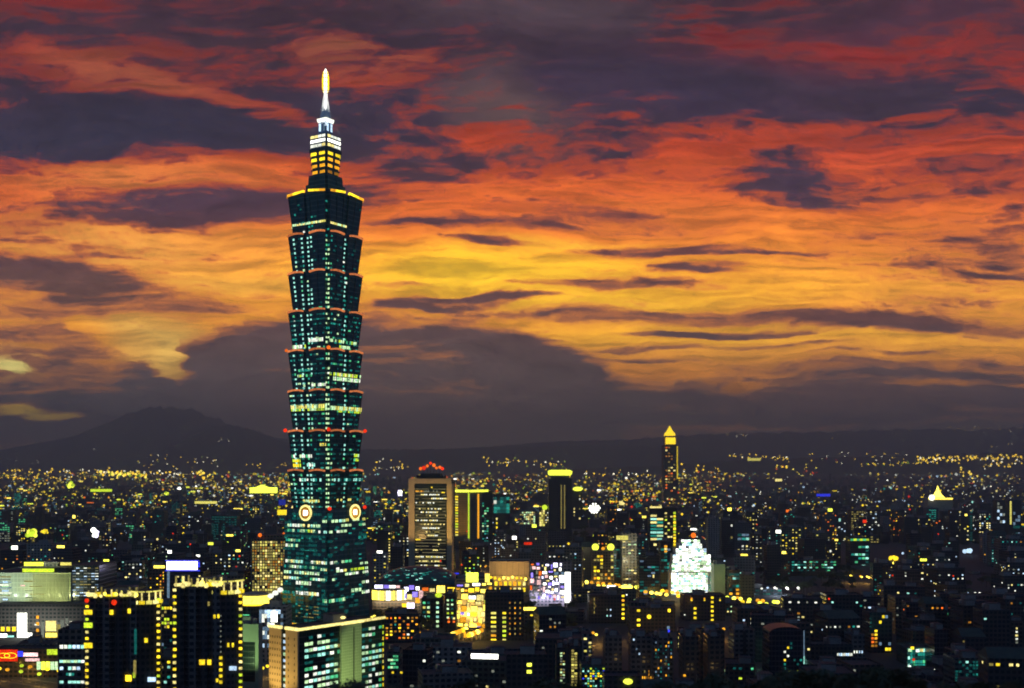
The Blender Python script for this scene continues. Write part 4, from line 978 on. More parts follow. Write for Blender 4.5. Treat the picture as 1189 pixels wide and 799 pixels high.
# mall with the teal vault, lit arcades and screens
b = Bld.px('shopping_mall', 'long mall under a teal glazed vault with a curved glowing arcade and violet panels', 'mall', 432, None, 532, 679, 1190, depth=70)
w, d, h = b.w, b.d, b.h
b.body('brown', parapet=.5)
mb = MB(); n = 14
for k in range(n):
    a, c = math.pi * k / n, math.pi * (k + 1) / n
    y0, y1, z0_, z1_ = -math.cos(a) * d * .42, -math.cos(c) * d * .42, math.sin(a) * 17, math.sin(c) * 17
    for i in range(10):
        x0, x1 = -w * .42 + i * w * .088, -w * .42 + (i + 1) * w * .088
        s0, s1 = (math.sin(math.pi * (i + .25) / 10.5)) ** .35, (math.sin(math.pi * (i + 1.25) / 10.5)) ** .35
        mb.poly([(x0, y0, h + z0_ * s0), (x1, y0, h + z0_ * s1), (x1, y1, h + z1_ * s1), (x0, y1, h + z1_ * s0)], M['teal_roof'])
va = b.part('vault_roof', mb)
for _ in range(70):
    a = rl.uniform(.25, 1.4); x = rl.uniform(-.38, .4) * w
    put(win_mesh(rl.uniform(1.6, 4), 1.1, rl.choice(['dimteal', 'teal', 'teal', 'cyan', 'dimteal'])), 'skylight', va, (x, -math.cos(a) * d * .42 - .5, h + math.sin(a) * 16.2 * (math.sin(math.pi * (x / w + .42 + .025) / .92)) ** .35))
ar = MB(); n = 16
for k in range(n):
    t0, t1 = k / n, (k + 1) / n
    cv = lambda t: (-w / 2 + t * w * .40, -d / 2 - 1.5 - 9 * math.sin(math.pi * min(1, t * 1.05)) ** .8)
    (xa, ya), (xb, yb) = cv(t0), cv(t1)
    ar.loft([[(xa, ya, b.z(697)), (xb, yb, b.z(697)), (xb, -d / 2 - .05, b.z(697)), (xa, -d / 2 - .05, b.z(697))], [(xa, ya, b.z(683)), (xb, yb, b.z(683)), (xb, -d / 2 - .05, b.z(683)), (xa, -d / 2 - .05, b.z(683))]], M['pale'])
ac = b.part('arcade', ar)
for k in range(n):
    t0, t1 = (k + .08) / n, (k + .92) / n; (xa, ya), (xb, yb) = cv(t0), cv(t1)
    MB().poly([(xa, ya - .15, b.z(696)), (xb, yb - .15, b.z(696)), (xb, yb - .15, b.z(685)), (xa, ya - .15, b.z(685))], glow(rl.choice(['hotyellow', 'cream', 'hot', 'hotyellow']), True)).build('arcade_window', ac)
for (u, py, ww, hh, key) in ((.40, 684, 5, 5, 'hotviolet'), (.46, 682, 6, 5, 'violet'), (.43, 693, 7, 6, 'cream'), (.5, 690, 6, 6, 'violet'), (.38, 692, 5, 6, 'violet'), (.45, 703, 8, 6, 'hotviolet'), (.53, 683, 4, 4, 'hot'), (.53, 697, 5, 6, 'amber'), (.57, 690, 5, 9, 'pink'), (.38, 703, 6, 5, 'gold'), (.62, 684, 7, 4, 'orange'), (.7, 685, 6, 4, 'cream'), (.08, 681, 9, 4, 'hotviolet'), (.17, 681, 6, 4, 'violet'), (.24, 681, 7, 3, 'hot'), (.3, 681, 5, 3, 'pink'), (.8, 684, 9, 8, 'hotyellow'), (.92, 686, 8, 8, 'gold'), (.87, 694, 6, 5, 'amber')):
    b.sign('sign_board', 'F', u * w, b.z(py), ww, hh, key, 1.2 + rl.uniform(0, .6))
facade_fill(b, 12, 22000, (250, 220, 170)); keep(b, 712)
b = Bld.px('department_store', 'store front blazing with stacked white and yellow advertising panels', 'store', 528, None, 572, 676, 1085, depth=34)
w = b.w; b.body('beige')
used = []
for _ in range(2500):
    if len(used) > 80: break
    ww, hh = rl.uniform(2, 7.5), rl.uniform(2, 7); u, z = rl.uniform(ww / 2, w - ww / 2), rl.uniform(b.z(731), b.h - hh / 2)
    if any(abs(u - p[0]) < (ww + p[2]) / 2 + .2 and abs(z - p[1]) < (hh + p[3]) / 2 + .2 for p in used): continue
    used.append((u, z, ww, hh)); b.sign('sign_board', 'F', u, z, ww, hh, pick(rl, ('hotyellow', 5), ('cream', 4), ('hot', 3), ('amber', 1.5), ('violet', .8), ('gold', 2), ('hotlime', 1)), .5)
facade_fill(b, 14, 26000, (255, 214, 120)); b.part('roof_sign', MB().box(-w * .2, -b.d / 2 + .3, b.h, w * .12, -b.d / 2 + 1.2, b.h + 9, glow('hotlime'))); b.part('roof_sign', MB().box(w * .3, -b.d / 2 + .3, b.h, w * .42, -b.d / 2 + 1.2, b.h + 8, glow('hotyellow')))
keep(b, 730)
b = Bld.px('entrance_pavilion', 'small colonnaded pavilion with warm lanterns under the blazing store front', 'pavilion', 530, None, 560, 731, 1012, depth=14)
b.body('sand', parapet=.8)
for k in range(6): b.part('column', MB().lathe([(1., 0), (.8, b.h - 2)], M['beige'], 10, -b.w / 2 + 2 + k * (b.w - 4) / 5, -b.d / 2 - 1.5))
for k in range(5): b.win('F', (k + .5) * b.w / 5, b.h * .5, 2.6, b.h * .55, rl.choice(['amber', 'dimamber', 'dimcream']))
keep(b, 750)
b = Bld.px('civic_building', 'plain orange lit cube over a glowing colonnade in the centre', 'civic building', 568, None, 616, 652, 1370, depth=40)
b.body('beige', parapet=1.5); w = b.w
b.part('lower_block', MB().box(-w / 2 - 1.5, -b.d / 2 - 8, 0, w / 2 - 6, -b.d / 2 - .02, b.z(668), M['beige'], M['roof']))
for k in range(9): b.part('colonnade_lamp', MB().ball((0, 0, 0), rl.uniform(1., 2.), glow(rl.choice(['hotyellow', 'gold'])), 8, 6), (-w * .46 + k * w * .105, -b.d / 2 - 10, b.z(670 + rl.uniform(-1, 2))))
for k in range(8):
    for j in range(2): b.win('F', (k + .5) * w * .9 / 8, b.z(677 + j * 7), 3.4, 5, rl.choice(['cream', 'amber', 'yellow', 'paleyellow', 'gold']), 8.1)
b.flood((-w * .2, -b.d / 2 - 52, 26), (-w * .1, -b.d / 2, b.h - 9), 70000, (255, 200, 110), 62); b.flood((w * .3, -b.d / 2 - 52, 26), (w * .2, -b.d / 2, b.h - 9), 60000, (255, 196, 110), 62)
for k in range(6): b.part('panel_joint', MB().box(-w / 2 + (k + 1) * w / 7 - .15, -b.d / 2 - .08, b.z(668), -w / 2 + (k + 1) * w / 7 + .15, -b.d / 2 - .01, b.h - 1.5, M['brown']))
keep(b, 686)
b = mark('cinema_building', 'dark cinema block covered with white and violet screens and a blinding vertical board', 'cinema', 615, None, 664, 653, 1240, depth=36, wall='pale', hut=False)
w = b.w; used = []
for _ in range(2500):
    if len(used) > 64: break
    ww, hh = rl.uniform(1.6, 5.5), rl.uniform(2., 6); u, z = rl.uniform(ww / 2, w * .8), rl.uniform(b.z(694), b.h - hh / 2)
    if any(abs(u - p[0]) < (ww + p[2]) / 2 + .3 and abs(z - p[1]) < (hh + p[3]) / 2 + .3 for p in used): continue
    used.append((u, z, ww, hh)); b.sign('screen', 'F', u, z, ww, hh, pick(rl, ('hotviolet', 3), ('hot', 2), ('violet', 2), ('dimcream', 1), ('pink', 1.5), ('cream', 1.5), ('blue', .4), ('dimice', 1)) if u > .25 * w else pick(rl, ('pink', 1), ('orange', .5), ('dimwhite', 2), ('violet', 1)), .4)
facade_fill(b, 12, 16000, (226, 214, 255)); b.sign('screen', 'F', w * .9, b.z(682), 6.5, 34, 'hot', .8, 'blinding white vertical screen'); b.sign('screen', 'F', w * .78, b.z(672), 7, 8, 'hot', .8); keep(b, 708)

# blinding white-green block with stepped top
b = Bld.px('office_tower', 'blinding white green illuminated block with a stepped top and a red lamp', 'office tower', 779, None, 830, 645, 1375, depth=34)
w, d, h = b.w, b.d, b.h
h = b.z(664)
b.body('white', h=h)
LITW = lambda: pick(rl, ('hotgreen', 4), ('white', 3), ('hot', 2.), ('cyan', 1.2), ('green', .4), ('palegreen', 2.), ('ice', 1.))
b.grid('F', .01, .84, b.z(690), b.z(665), 15, 9, lambda i, j: LITW() if rl.random() < .95 else None, (.88, .8))
b.grid('F', .85, 1., b.z(690), b.z(666), 4, 8, lambda i, j: pick(rl, ('green', 2), ('palegreen', 1), ('teal', 2), ('white', .5)) if rl.random() < .6 else None, (.8, .5))
zl = h
for k, (xa, xb, pt_, nr) in enumerate(((.02, .95, 654, 5), (.05, .91, 644, 5), (.12, .82, 637, 3), (.20, .72, 631.5, 2), (.25, .68, 627, 2))):
    z1_ = b.z(pt_); stp = b.part('upper_step', MB().box(xa * w - w / 2, -d / 2 + .8 + k * 1.1, zl + .01, xb * w - w / 2, d / 2 - 1 - k, z1_, M['white'], M['roof']))
    nn = int((xb - xa) * 15)
    for i_ in range(nn):
        for j_ in range(nr):
            if rl.random() < .93: put(win_mesh((xb - xa) * w / nn * .9, (z1_ - zl) / nr * .82, LITW()), 'window', stp, (xa * w - w / 2 + (i_ + .5) * (xb - xa) * w / nn, -d / 2 + .78 + k * 1.1, zl + (j_ + .5) * (z1_ - zl) / nr))
    zl = z1_
b.part('obstruction_lamp', MB().ball((0, 0, 0), 3.2, glow('orange', True)).cbox(0, 0, -6, .5, .5, 4, M['steel']), (w * .03, -d / 2 + 6, b.z(622)))
d_ = bpy.data.lights.new('added_wash', 'AREA'); d_.shape = 'RECTANGLE'; d_.size = w * .7; d_.size_y = 40; d_.energy = 9000; d_.color = lin((225, 255, 238)); l = bpy.data.objects.new('facade_fill', d_); col.objects.link(l); l.parent = b.root; l.location = (-w * .1, -d / 2 - 1.2, h - 26); l.rotation_euler = (R(90), 0, 0)  # unseen area light added to wash the facade white
b.rect = (779, 832, 622, 1375); keep(b, 690)

# the far gold tower
b = Bld.px('skyscraper', 'distant slender skyscraper with a glowing gold pyramid top', 'skyscraper', 770.5, None, 787, 517, 5200, depth=70)
w, d, h = b.w, b.d, b.h
b.body('brown')
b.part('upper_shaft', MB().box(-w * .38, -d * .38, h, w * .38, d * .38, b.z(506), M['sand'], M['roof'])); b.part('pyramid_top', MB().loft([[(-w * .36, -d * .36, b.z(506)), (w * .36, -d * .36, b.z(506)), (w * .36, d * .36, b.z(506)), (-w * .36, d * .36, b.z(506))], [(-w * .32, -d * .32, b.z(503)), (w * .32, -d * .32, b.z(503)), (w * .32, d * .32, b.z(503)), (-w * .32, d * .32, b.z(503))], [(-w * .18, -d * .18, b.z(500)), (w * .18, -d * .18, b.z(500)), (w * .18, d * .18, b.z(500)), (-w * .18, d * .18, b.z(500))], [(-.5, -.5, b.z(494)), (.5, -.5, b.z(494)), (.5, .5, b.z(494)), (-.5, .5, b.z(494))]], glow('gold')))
b.part('light_strip', MB().box(w * .43, -d / 2 - 2, b.z(556), w * .5, -d / 2 - .05, b.z(518), glow('yellow'))); b.part('light_strip', MB().box(-w * .40, -d * .38 - 2, b.z(530), -w * .35, -d * .38 - .05, b.z(508), glow('dimamber')))
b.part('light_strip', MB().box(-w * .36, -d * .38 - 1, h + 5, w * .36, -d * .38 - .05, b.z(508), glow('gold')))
b.grid('F', .1, .86, b.z(585), b.z(518), 4, 20, lambda i, j: rl.choice(['dimcream', 'dimamber', 'cream', 'orange', 'dimamber']) if rl.random() < .42 else None, (.7, .5)); b.rect = (766, 790, 494, 5200); keep(b, 585)

# middle-right cluster: ornate yellow crown, ribbed tower, teal slabs
b = mark('office_tower', 'stepped tower with a pair of yellow lanterns on its crown', 'office tower', 688, None, 713, 640, 1440, depth=26, wall='sand', wins=[('F', .04, .5, 644, 682, 3, 9, .62, ['yellow', 'amber', 'gold', 'dimcream'], (.75, .6)), ('F', .55, .98, 644, 682, 3, 9, .3, ['dimcream', 'paleyellow', 'amber'], (.7, .6))]); 
for x in (-.36, .36): b.part('roof_lantern', MB().ball((0, 0, 4), 4.6, glow('hotlime')).cbox(0, 0, -1, 6, 6, 1.4, M['concrete']), (b.w * x, -b.d / 2 + 4, b.h + .8))
b.part('roof_lantern', MB().ball((0, 0, 2), 2.4, glow('amber')).cbox(0, 0, -1, 3, 3, 1.2, M['concrete']), (0, -b.d / 2 + 3, b.h + 1)); keep(b, 682)
b = mark('apartment_tower', 'pale ribbed tower with stacked balconies and a gold penthouse', 'apartment tower', 722, None, 740, 619, 1450, depth=24, wall='pale', wins=[('F', .05, .95, 624, 684, 5, 18, .5, ['dimwhite', 'dimcream', 'cream', 'palegreen', 'dimwhite'], (.95, .4))])
b.part('penthouse_light', MB().box(-b.w / 2 - 7, -b.d / 2 - .8, b.z(627), -b.w * .1, -b.d / 2 - .06, b.z(622), glow('paleyellow'))); b.flood((0, -b.d / 2 - 60, 30), (0, -b.d / 2, b.h * .6), 110000, (240, 225, 170), 60); keep(b, 684)
b = mark('office_block', 'dim teal slab standing between the lantern tower and the ribbed tower', 'office', 712, None, 722, 634, 1475, depth=24, wall='navy', wins=[('F', .05, .95, 637, 680, 3, 14, .6, ['dimteal', 'dimteal', 'dimice', 'teal'], (.9, .5))]); keep(b, 682)
b = mark('office_tower', 'tower with glowing teal and cream floors and a gold edge, right of the ribbed tower', 'office tower', 754, None, 786, 590, 2050, depth=28, wall='glass', wins=[('F', .04, .5, 597, 628, 2, 8, .9, ['teal', 'palegreen', 'cream', 'lime', 'teal', 'cyan'], (.97, .6)), ('F', .55, .85, 594, 645, 3, 13, .5, ['lime', 'cream', 'paleyellow', 'dimcream'], (.8, .45)), ('F', .86, .97, 594, 645, 1, 14, .85, ['gold', 'lime', 'yellow'], (.8, .7)), ('F', .03, .5, 630, 690, 4, 12, .3, ['dimteal', 'dimwhite', 'cream'], (.9, .5))]); b.part('roof_sign', MB().box(-b.w / 2 + 1, -b.d / 2 + .3, b.h, -b.w * .05, -b.d / 2 + 1, b.h + 3, glow('cream'))); keep(b, 690)
b = mark('office_tower', 'tall dim teal glass slab in front of the gold edged tower', 'office tower', 742, None, 766, 645, 1330, depth=24, wall='navy', wins=[('F', .04, .96, 650, 698, 5, 14, .42, ['dimteal', 'dimteal', 'dimice', 'teal'], (.95, .6)), ('F', .4, .8, 665, 690, 2, 3, .25, ['cream', 'yellow'], (.4, .4))]); keep(b, 700)
b = mark('office_block', 'teal block with one amber vertical window strip left of the blinding block', 'office', 767, None, 779, 628, 1400, depth=22, wall='navy', wins=[('F', .04, .96, 632, 690, 3, 14, .4, ['dimteal', 'teal', 'dimteal', 'dimice'], (.95, .6)), ('F', .3, .7, 633, 642, 1, 3, 1., ['amber', 'cream'], (.7, .8))]); keep(b, 692)
for (pl, pr, top, Y, wl, lab, wn) in ((822, 836, 602, 1900, 'pale', 'plain pale grey slab, paler of the two behind the blinding block', []), (838, 853, 604, 1960, 'navy', 'bluish unlit slab at the right shoulder of the pale grey slab', [('F', .1, .9, 608, 645, 3, 8, .08, ['dimcream', 'white'], (.5, .5))]),
                             (848, 872, 607, 2150, 'grey', 'grey block with two bright teal window bands right of the grey slabs', [('F', .35, .95, 619, 628, 3, 2, .85, ['dimteal', 'cyan', 'teal', 'dimice'], (.9, .6)), ('F', .1, .9, 632, 650, 4, 4, .15, ['cream', 'white'], (.4, .4))]),
                             (829, 842, 655, 1345, 'palegreen', 'plain green lit wall block right of the blinding block', []), (846, 859, 662, 1330, 'navy', 'narrow teal building speckled with amber lamps right of the green wall', [('F', .05, .95, 665, 705, 3, 9, .6, ['dimteal', 'teal', 'dimteal', 'amber', 'cyan'], (.9, .6))]), (860, 876, 668, 1320, 'greenish', 'blank grey green block right of the narrow teal building', [('F', .1, .9, 690, 700, 4, 2, .2, ['amber', 'dimcream'], (.4, .4))])):
    b = mark('office_block', lab, 'office', pl, None, pr, top, Y, depth=22, wall=wl, wins=wn, tank=True)
    if wl == 'palegreen': b.flood((0, -b.d / 2 - 40, 24), (0, -b.d / 2, b.h * .6), 16000, (160, 220, 150), 60)
    keep(b, 700 if top > 650 else 645)

# teal office rows further right
for (pl, pr, top, Y, lab, wn) in ((918, 972, 650, 1620, 'wide low office with broken rows of teal windows', [('F', .02, .98, 651, 664, 15, 4, .5, ['teal', 'green', 'cyan', 'dimteal'], (.85, .5)), ('F', .3, .95, 667, 690, 8, 4, .1, ['cream', 'white', 'teal'], (.4, .4))]),
                              (987, 1010, 624, 1800, 'dark block with a lime lit top floor and teal windows', [('F', .02, .96, 625, 628.5, 6, 1, .95, ['lime', 'green', 'lime'], (.95, .7)), ('F', .05, .95, 633, 668, 5, 8, .42, ['teal', 'cyan', 'dimteal', 'green'], (.85, .55))]),
                              (868, 908, 683, 1380, 'low block with thin teal lines along its storeys', [('F', .02, .98, 684, 700, 9, 4, .5, ['dimteal', 'teal', 'dimteal', 'dimice'], (.95, .35))]),
                              (1123, 1162, 667, 1640, 'long low dark block with two lines of green windows', [('F', .02, .98, 668, 675, 12, 2, .75, ['green', 'teal', 'palegreen'], (.9, .4))])):
    b = mark('office_block', lab, 'office', pl, None, pr, top, Y, depth=24, wall='charcoal', wins=wn, tank=True); keep(b, 690 if Y > 1450 else 705)
b = mark('tower_block', 'dim blue tower with a tall pale light strip near the right edge', 'tower block', 1172, None, 1186, 581, 2500, depth=22, wall='navy', wins=[('F', .3, .9, 590, 622, 3, 8, .4, ['dimice', 'dimteal'], (.9, .8))]); b.part('light_strip', MB().box(-b.w / 2 + 1, -b.d / 2 - .6, b.z(609), -b.w / 2 + 4.6, -b.d / 2 - .05, b.z(582), glow('paleyellow'))); keep(b, 622)
b = mark('apartment_block', 'block with big pale windows in two groups near the right edge', 'apartment block', 1157, None, 1171, 581, 2700, depth=22, wall='charcoal', wins=[('F', .05, .95, 583, 608, 4, 6, .55, ['dimwhite', 'palegreen', 'ice'], (.8, .7))]); keep(b, 608)
b = Bld.px('temple_hall', 'gold lit hall with a steep pyramidal roof among the dark blocks', 'temple', 1078, None, 1106, 577, 3100, depth=40)
b.body('beige', h=b.h - 2); zt = b.h - 2
py_ = lambda k, z: [(-14 * k, -14 * k, z), (14 * k, -14 * k, z), (14 * k, 14 * k, z), (-14 * k, 14 * k, z)]
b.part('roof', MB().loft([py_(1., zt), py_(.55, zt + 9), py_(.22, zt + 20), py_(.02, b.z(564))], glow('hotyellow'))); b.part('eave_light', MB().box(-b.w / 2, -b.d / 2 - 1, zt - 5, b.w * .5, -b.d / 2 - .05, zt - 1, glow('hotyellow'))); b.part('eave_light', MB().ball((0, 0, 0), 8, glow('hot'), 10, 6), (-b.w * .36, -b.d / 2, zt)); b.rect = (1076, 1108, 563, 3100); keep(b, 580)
for (px, py, Y, r, key, lab) in ((82, 563, 4300, 17, 'lime', 'large round lime lamp above the rooftops far left'), (193, 572, 3900, 11, 'lime', 'smaller round lime lamp left of the tall tower'), (1037, 648, 1900, 7.5, 'gold', 'round gold lamp above dark roofs in the right half'), (110, 619, 2100, 11, 'hotviolet', 'blue white glaring rooftop lamp behind the public hall'), (722, 584, 3400, 11, 'cream', 'round cream lamp right of the white floodlight cluster'), (464, 573, 3200, 11, 'hotviolet', 'blue white rooftop floodlight left of the beige slab'), (949, 601, 2900, 7, 'white', 'round white lamp under the blue roof line at right'), (1123, 640, 2000, 9, 'ice', 'flat ice blue rooftop lamp among dark blocks at right'), (208, 567, 4200, 9, 'white', 'round white lamp right of the smaller lime lamp'), (98, 668, 1500, 3.4, 'red', 'red lamp on a mast beside the public hall'), (36, 620, 2050, 17, 'lime', 'spreading lime canopy above the public hall, its floodlight built as glowing globes'), (51, 617, 2250, 8, 'yellow', 'yellow lamp beside the spreading lime canopy above the public hall')):
    t_ = thing('rooftop_lamp', lab, 'lamp', (xat(px, Y), Y, 0)); z = zat(py, Y)  # the lime canopy is a floodlit mass imitated by glowing globes
    
    for q_ in range(9):
        a_, e_ = rl.uniform(0, 6.28), math.sqrt(rl.random()) * .72
        rr_ = r * rl.uniform(.2, .46)
        MB().ball((0, 0, 0), rr_, glow('hot' if key in ('hotviolet', 'white') and q_ < 4 else ('hot' + key if key == 'lime' and q_ < 5 else key), True), 10, 6).build('lamp_globe', t_, (e_ * r * math.cos(a_), rl.uniform(-.4, .4) * r, z + e_ * r * math.sin(a_) * (.4 if key == 'ice' or 'canopy' in lab else .8))); MB().lathe([(r * .12, 0), (r * .08, z - r * .7)], M['steel'], 8).build('lamp_post', t_)
    FOOT.append((xat(px, Y), Y, r)); RESERVED.append((px - r * F / Y, px + r * F / Y, py - r * F / Y, py + r * F / Y, Y))
for (pl, pr, pa, pb, Y, key, lab) in ((105, 130, 568, 571, 3600, 'lime', 'long lime lit roof edge far left'), (290, 322, 566, 572.5, 3500, 'hotlime', 'peaked lime lit roof just left of the tall tower'), (948, 964, 573.5, 576.5, 3100, 'blue', 'slanted blue neon roof line at right'), (226, 252, 582, 585, 3000, 'paleyellow', 'row of pale yellow lit openings on a low roof left of centre'), (323.5, 331.5, 580, 586.5, 2600, 'dimblue', 'deep blue lit screen beside the tall tower'), (322, 345, 592, 598, 2500, 'yellow', 'yellow lit arcade beside the coin emblem of the tall tower'), (868, 883, 532, 535, 6500, 'paleyellow', 'pale lit riverside roof on the horizon'), (900, 908, 556, 559, 4300, 'cream', 'cream lit roof sign right of centre near the skyline')):
    t_ = thing('rooftop_sign', lab, 'sign', (xat((pl + pr) / 2, Y), Y, 0)); w = (pr - pl) / F * Y; z0_, z1_ = zat(pb, Y), zat(pa, Y)
    MB().box(-w / 2, -.3, z0_, w / 2, .3, z1_, glow(key, True)).build('sign_face', t_); MB().box(-w / 2 - .5, .32, z0_ - .8, w / 2 + .5, 1.4, z1_ + .8, M['black']).build('sign_frame', t_)
    for x in (-.4, 0, .4): MB().box(x * w - .4, .5, 0, x * w + .4, 1.3, z0_ - .82, M['steel']).build('support', t_)
    if key == 'hotlime': MB().loft([[(-w * .3, -1, z1_), (w * .2, -1, z1_), (w * .2, .2, z1_), (-w * .3, .2, z1_)], [(-w * .08, -1, z1_ + 8), (-w * .02, -1, z1_ + 8), (-w * .02, .2, z1_ + 8), (-w * .08, .2, z1_ + 8)]], glow(key)).build('peak', t_)
    FOOT.append((xat((pl + pr) / 2, Y), Y, w / 2)); RESERVED.append((pl, pr, pa, pb, Y))

# ------------------------------------------------------------------ dark blocks of the near middle ground, each with its own lit windows
def row(b, px_list, pys, ww, hh, keys):
    for px in px_list:
        u = xat(px, b.Yf) - (b.loc.x - b.w / 2)
        for py in pys: b.win('F', u, b.z(py), ww, hh, rl.choice(keys), .08)
def fr(a, n, s): return [a + s * k for k in range(n)]
b = mark('apartment_block', 'dark block with a yellow lamp column up its right edge, under the blinding block', 'apartment block', 794, None, 842, 691, 1140, depth=26, wall='charcoal', tank=True)
row(b, [807], fr(706.5, 4, 5.5), 2.8, 2.4, ['gold', 'amber', 'yellow']); row(b, [827], fr(694, 7, 5.2), 2.6, 2.2, ['gold', 'yellow']); row(b, [803, 818, 836], [695, 697], 1.6, 1.4, ['amber', 'dimcream', 'yellow']); row(b, [795], [714], 1.4, 1, ['white']); keep(b, 730)
b = mark('apartment_block', 'dark wide block with an amber lamp column up its right end, below the boulevard', 'apartment block', 684, None, 727, 691, 1120, depth=26, wall='charcoal', tank=True)
row(b, [723.5], fr(692, 6, 5.2) + [728], 2.6, 2.1, ['gold', 'amber', 'yellow']); row(b, [705, 709], [708, 715, 726], 1.2, 1.6, ['ice', 'dimwhite', 'cyan']); row(b, [690], fr(696, 4, 5), .8, 2.5, ['dimcream']); keep(b, 735)
b = mark('apartment_block', 'dark block with three stacked yellow windows and a round amber lamp, below the boulevard', 'apartment block', 732, None, 784, 706, 1060, depth=24, wall='brown', tank=True)
row(b, [741.5], [709, 720, 726], 3., 2.2, ['gold', 'yellow']); row(b, [777], [709], 2.5, 3, ['gold']); row(b, [776], [729, 733], 2.6, 3, ['blue', 'dimice']); b.part('wall_lamp', MB().ball((0, 0, 0), 2.0, glow('gold')), (xat(753.5, 1060) - b.loc.x, -b.d / 2 - 1.2, b.z(716))); keep(b, 742)
b = mark('apartment_block', 'dark block with three ladders of yellow windows in front of the orange cube', 'apartment block', 563, None, 608, 688, 1010, depth=26, wall='charcoal', tank=True)
row(b, [573], fr(712, 8, 5.2), 4.6, 2.0, ['yellow', 'paleyellow', 'gold', 'dimcream', 'amber']); row(b, [585.5], fr(712, 8, 5.2), 3.2, 2.0, ['yellow', 'paleyellow', 'dimcream', 'lime']); row(b, [592, 598, 604], fr(700, 7, 6), 1.2, 1.6, ['amber', 'dimamber', 'dimcream']); row(b, [567], [757], 2, 2, ['yellow']); keep(b, 760)
b = mark('apartment_block', 'dark block with four columns of pale green windows and a lime roof lamp', 'apartment block', 489, None, 514, 695, 1090, depth=24, wall='charcoal', tank=False)
row(b, [492.5, 497.5, 508], fr(700, 8, 5.4), 2.6, 2.2, ['palegreen', 'cyan', 'paleyellow', 'green', 'dimteal', 'palegreen']); b.part('roof_lamp', MB().ball((0, 0, 0), 3.4, glow('lime'), 12, 6, .7), (b.w * .3, -b.d / 2 + 2, b.h + 3)); keep(b, 736)
b = mark('apartment_block', 'narrow dark block with a few teal and orange windows beside the store front', 'apartment block', 516, None, 530, 690, 1060, depth=24, wall='charcoal', tank=True)
row(b, [520, 525], fr(697, 5, 5), 2.0, 1.8, ['green', 'dimteal', 'lime', 'palegreen']); row(b, [521, 527], [718, 722], 2.2, 1.8, ['orange', 'cream']); keep(b, 740)
b = mark('apartment_block', 'short block with green glowing windows right of the corner office', 'apartment block', 449, None, 464, 757, 790, depth=20, wall='greenish', tank=True, wins=[('F', .08, .9, 760, 777, 4, 4, .75, ['green', 'teal', 'green', 'palegreen'], (.9, .6))])
row(b, [456, 466], [781], 1.6, 1.4, ['lime', 'yellow']); keep(b, 784)
b = mark('apartment_block', 'black block with a close pair of bright yellow windows near the bottom centre', 'apartment block', 588, None, 634, 760, 690, depth=22, wall='charcoal'); row(b, [614.5], [772, 780], 2.9, 2.0, ['hotlime']); keep(b, 799)
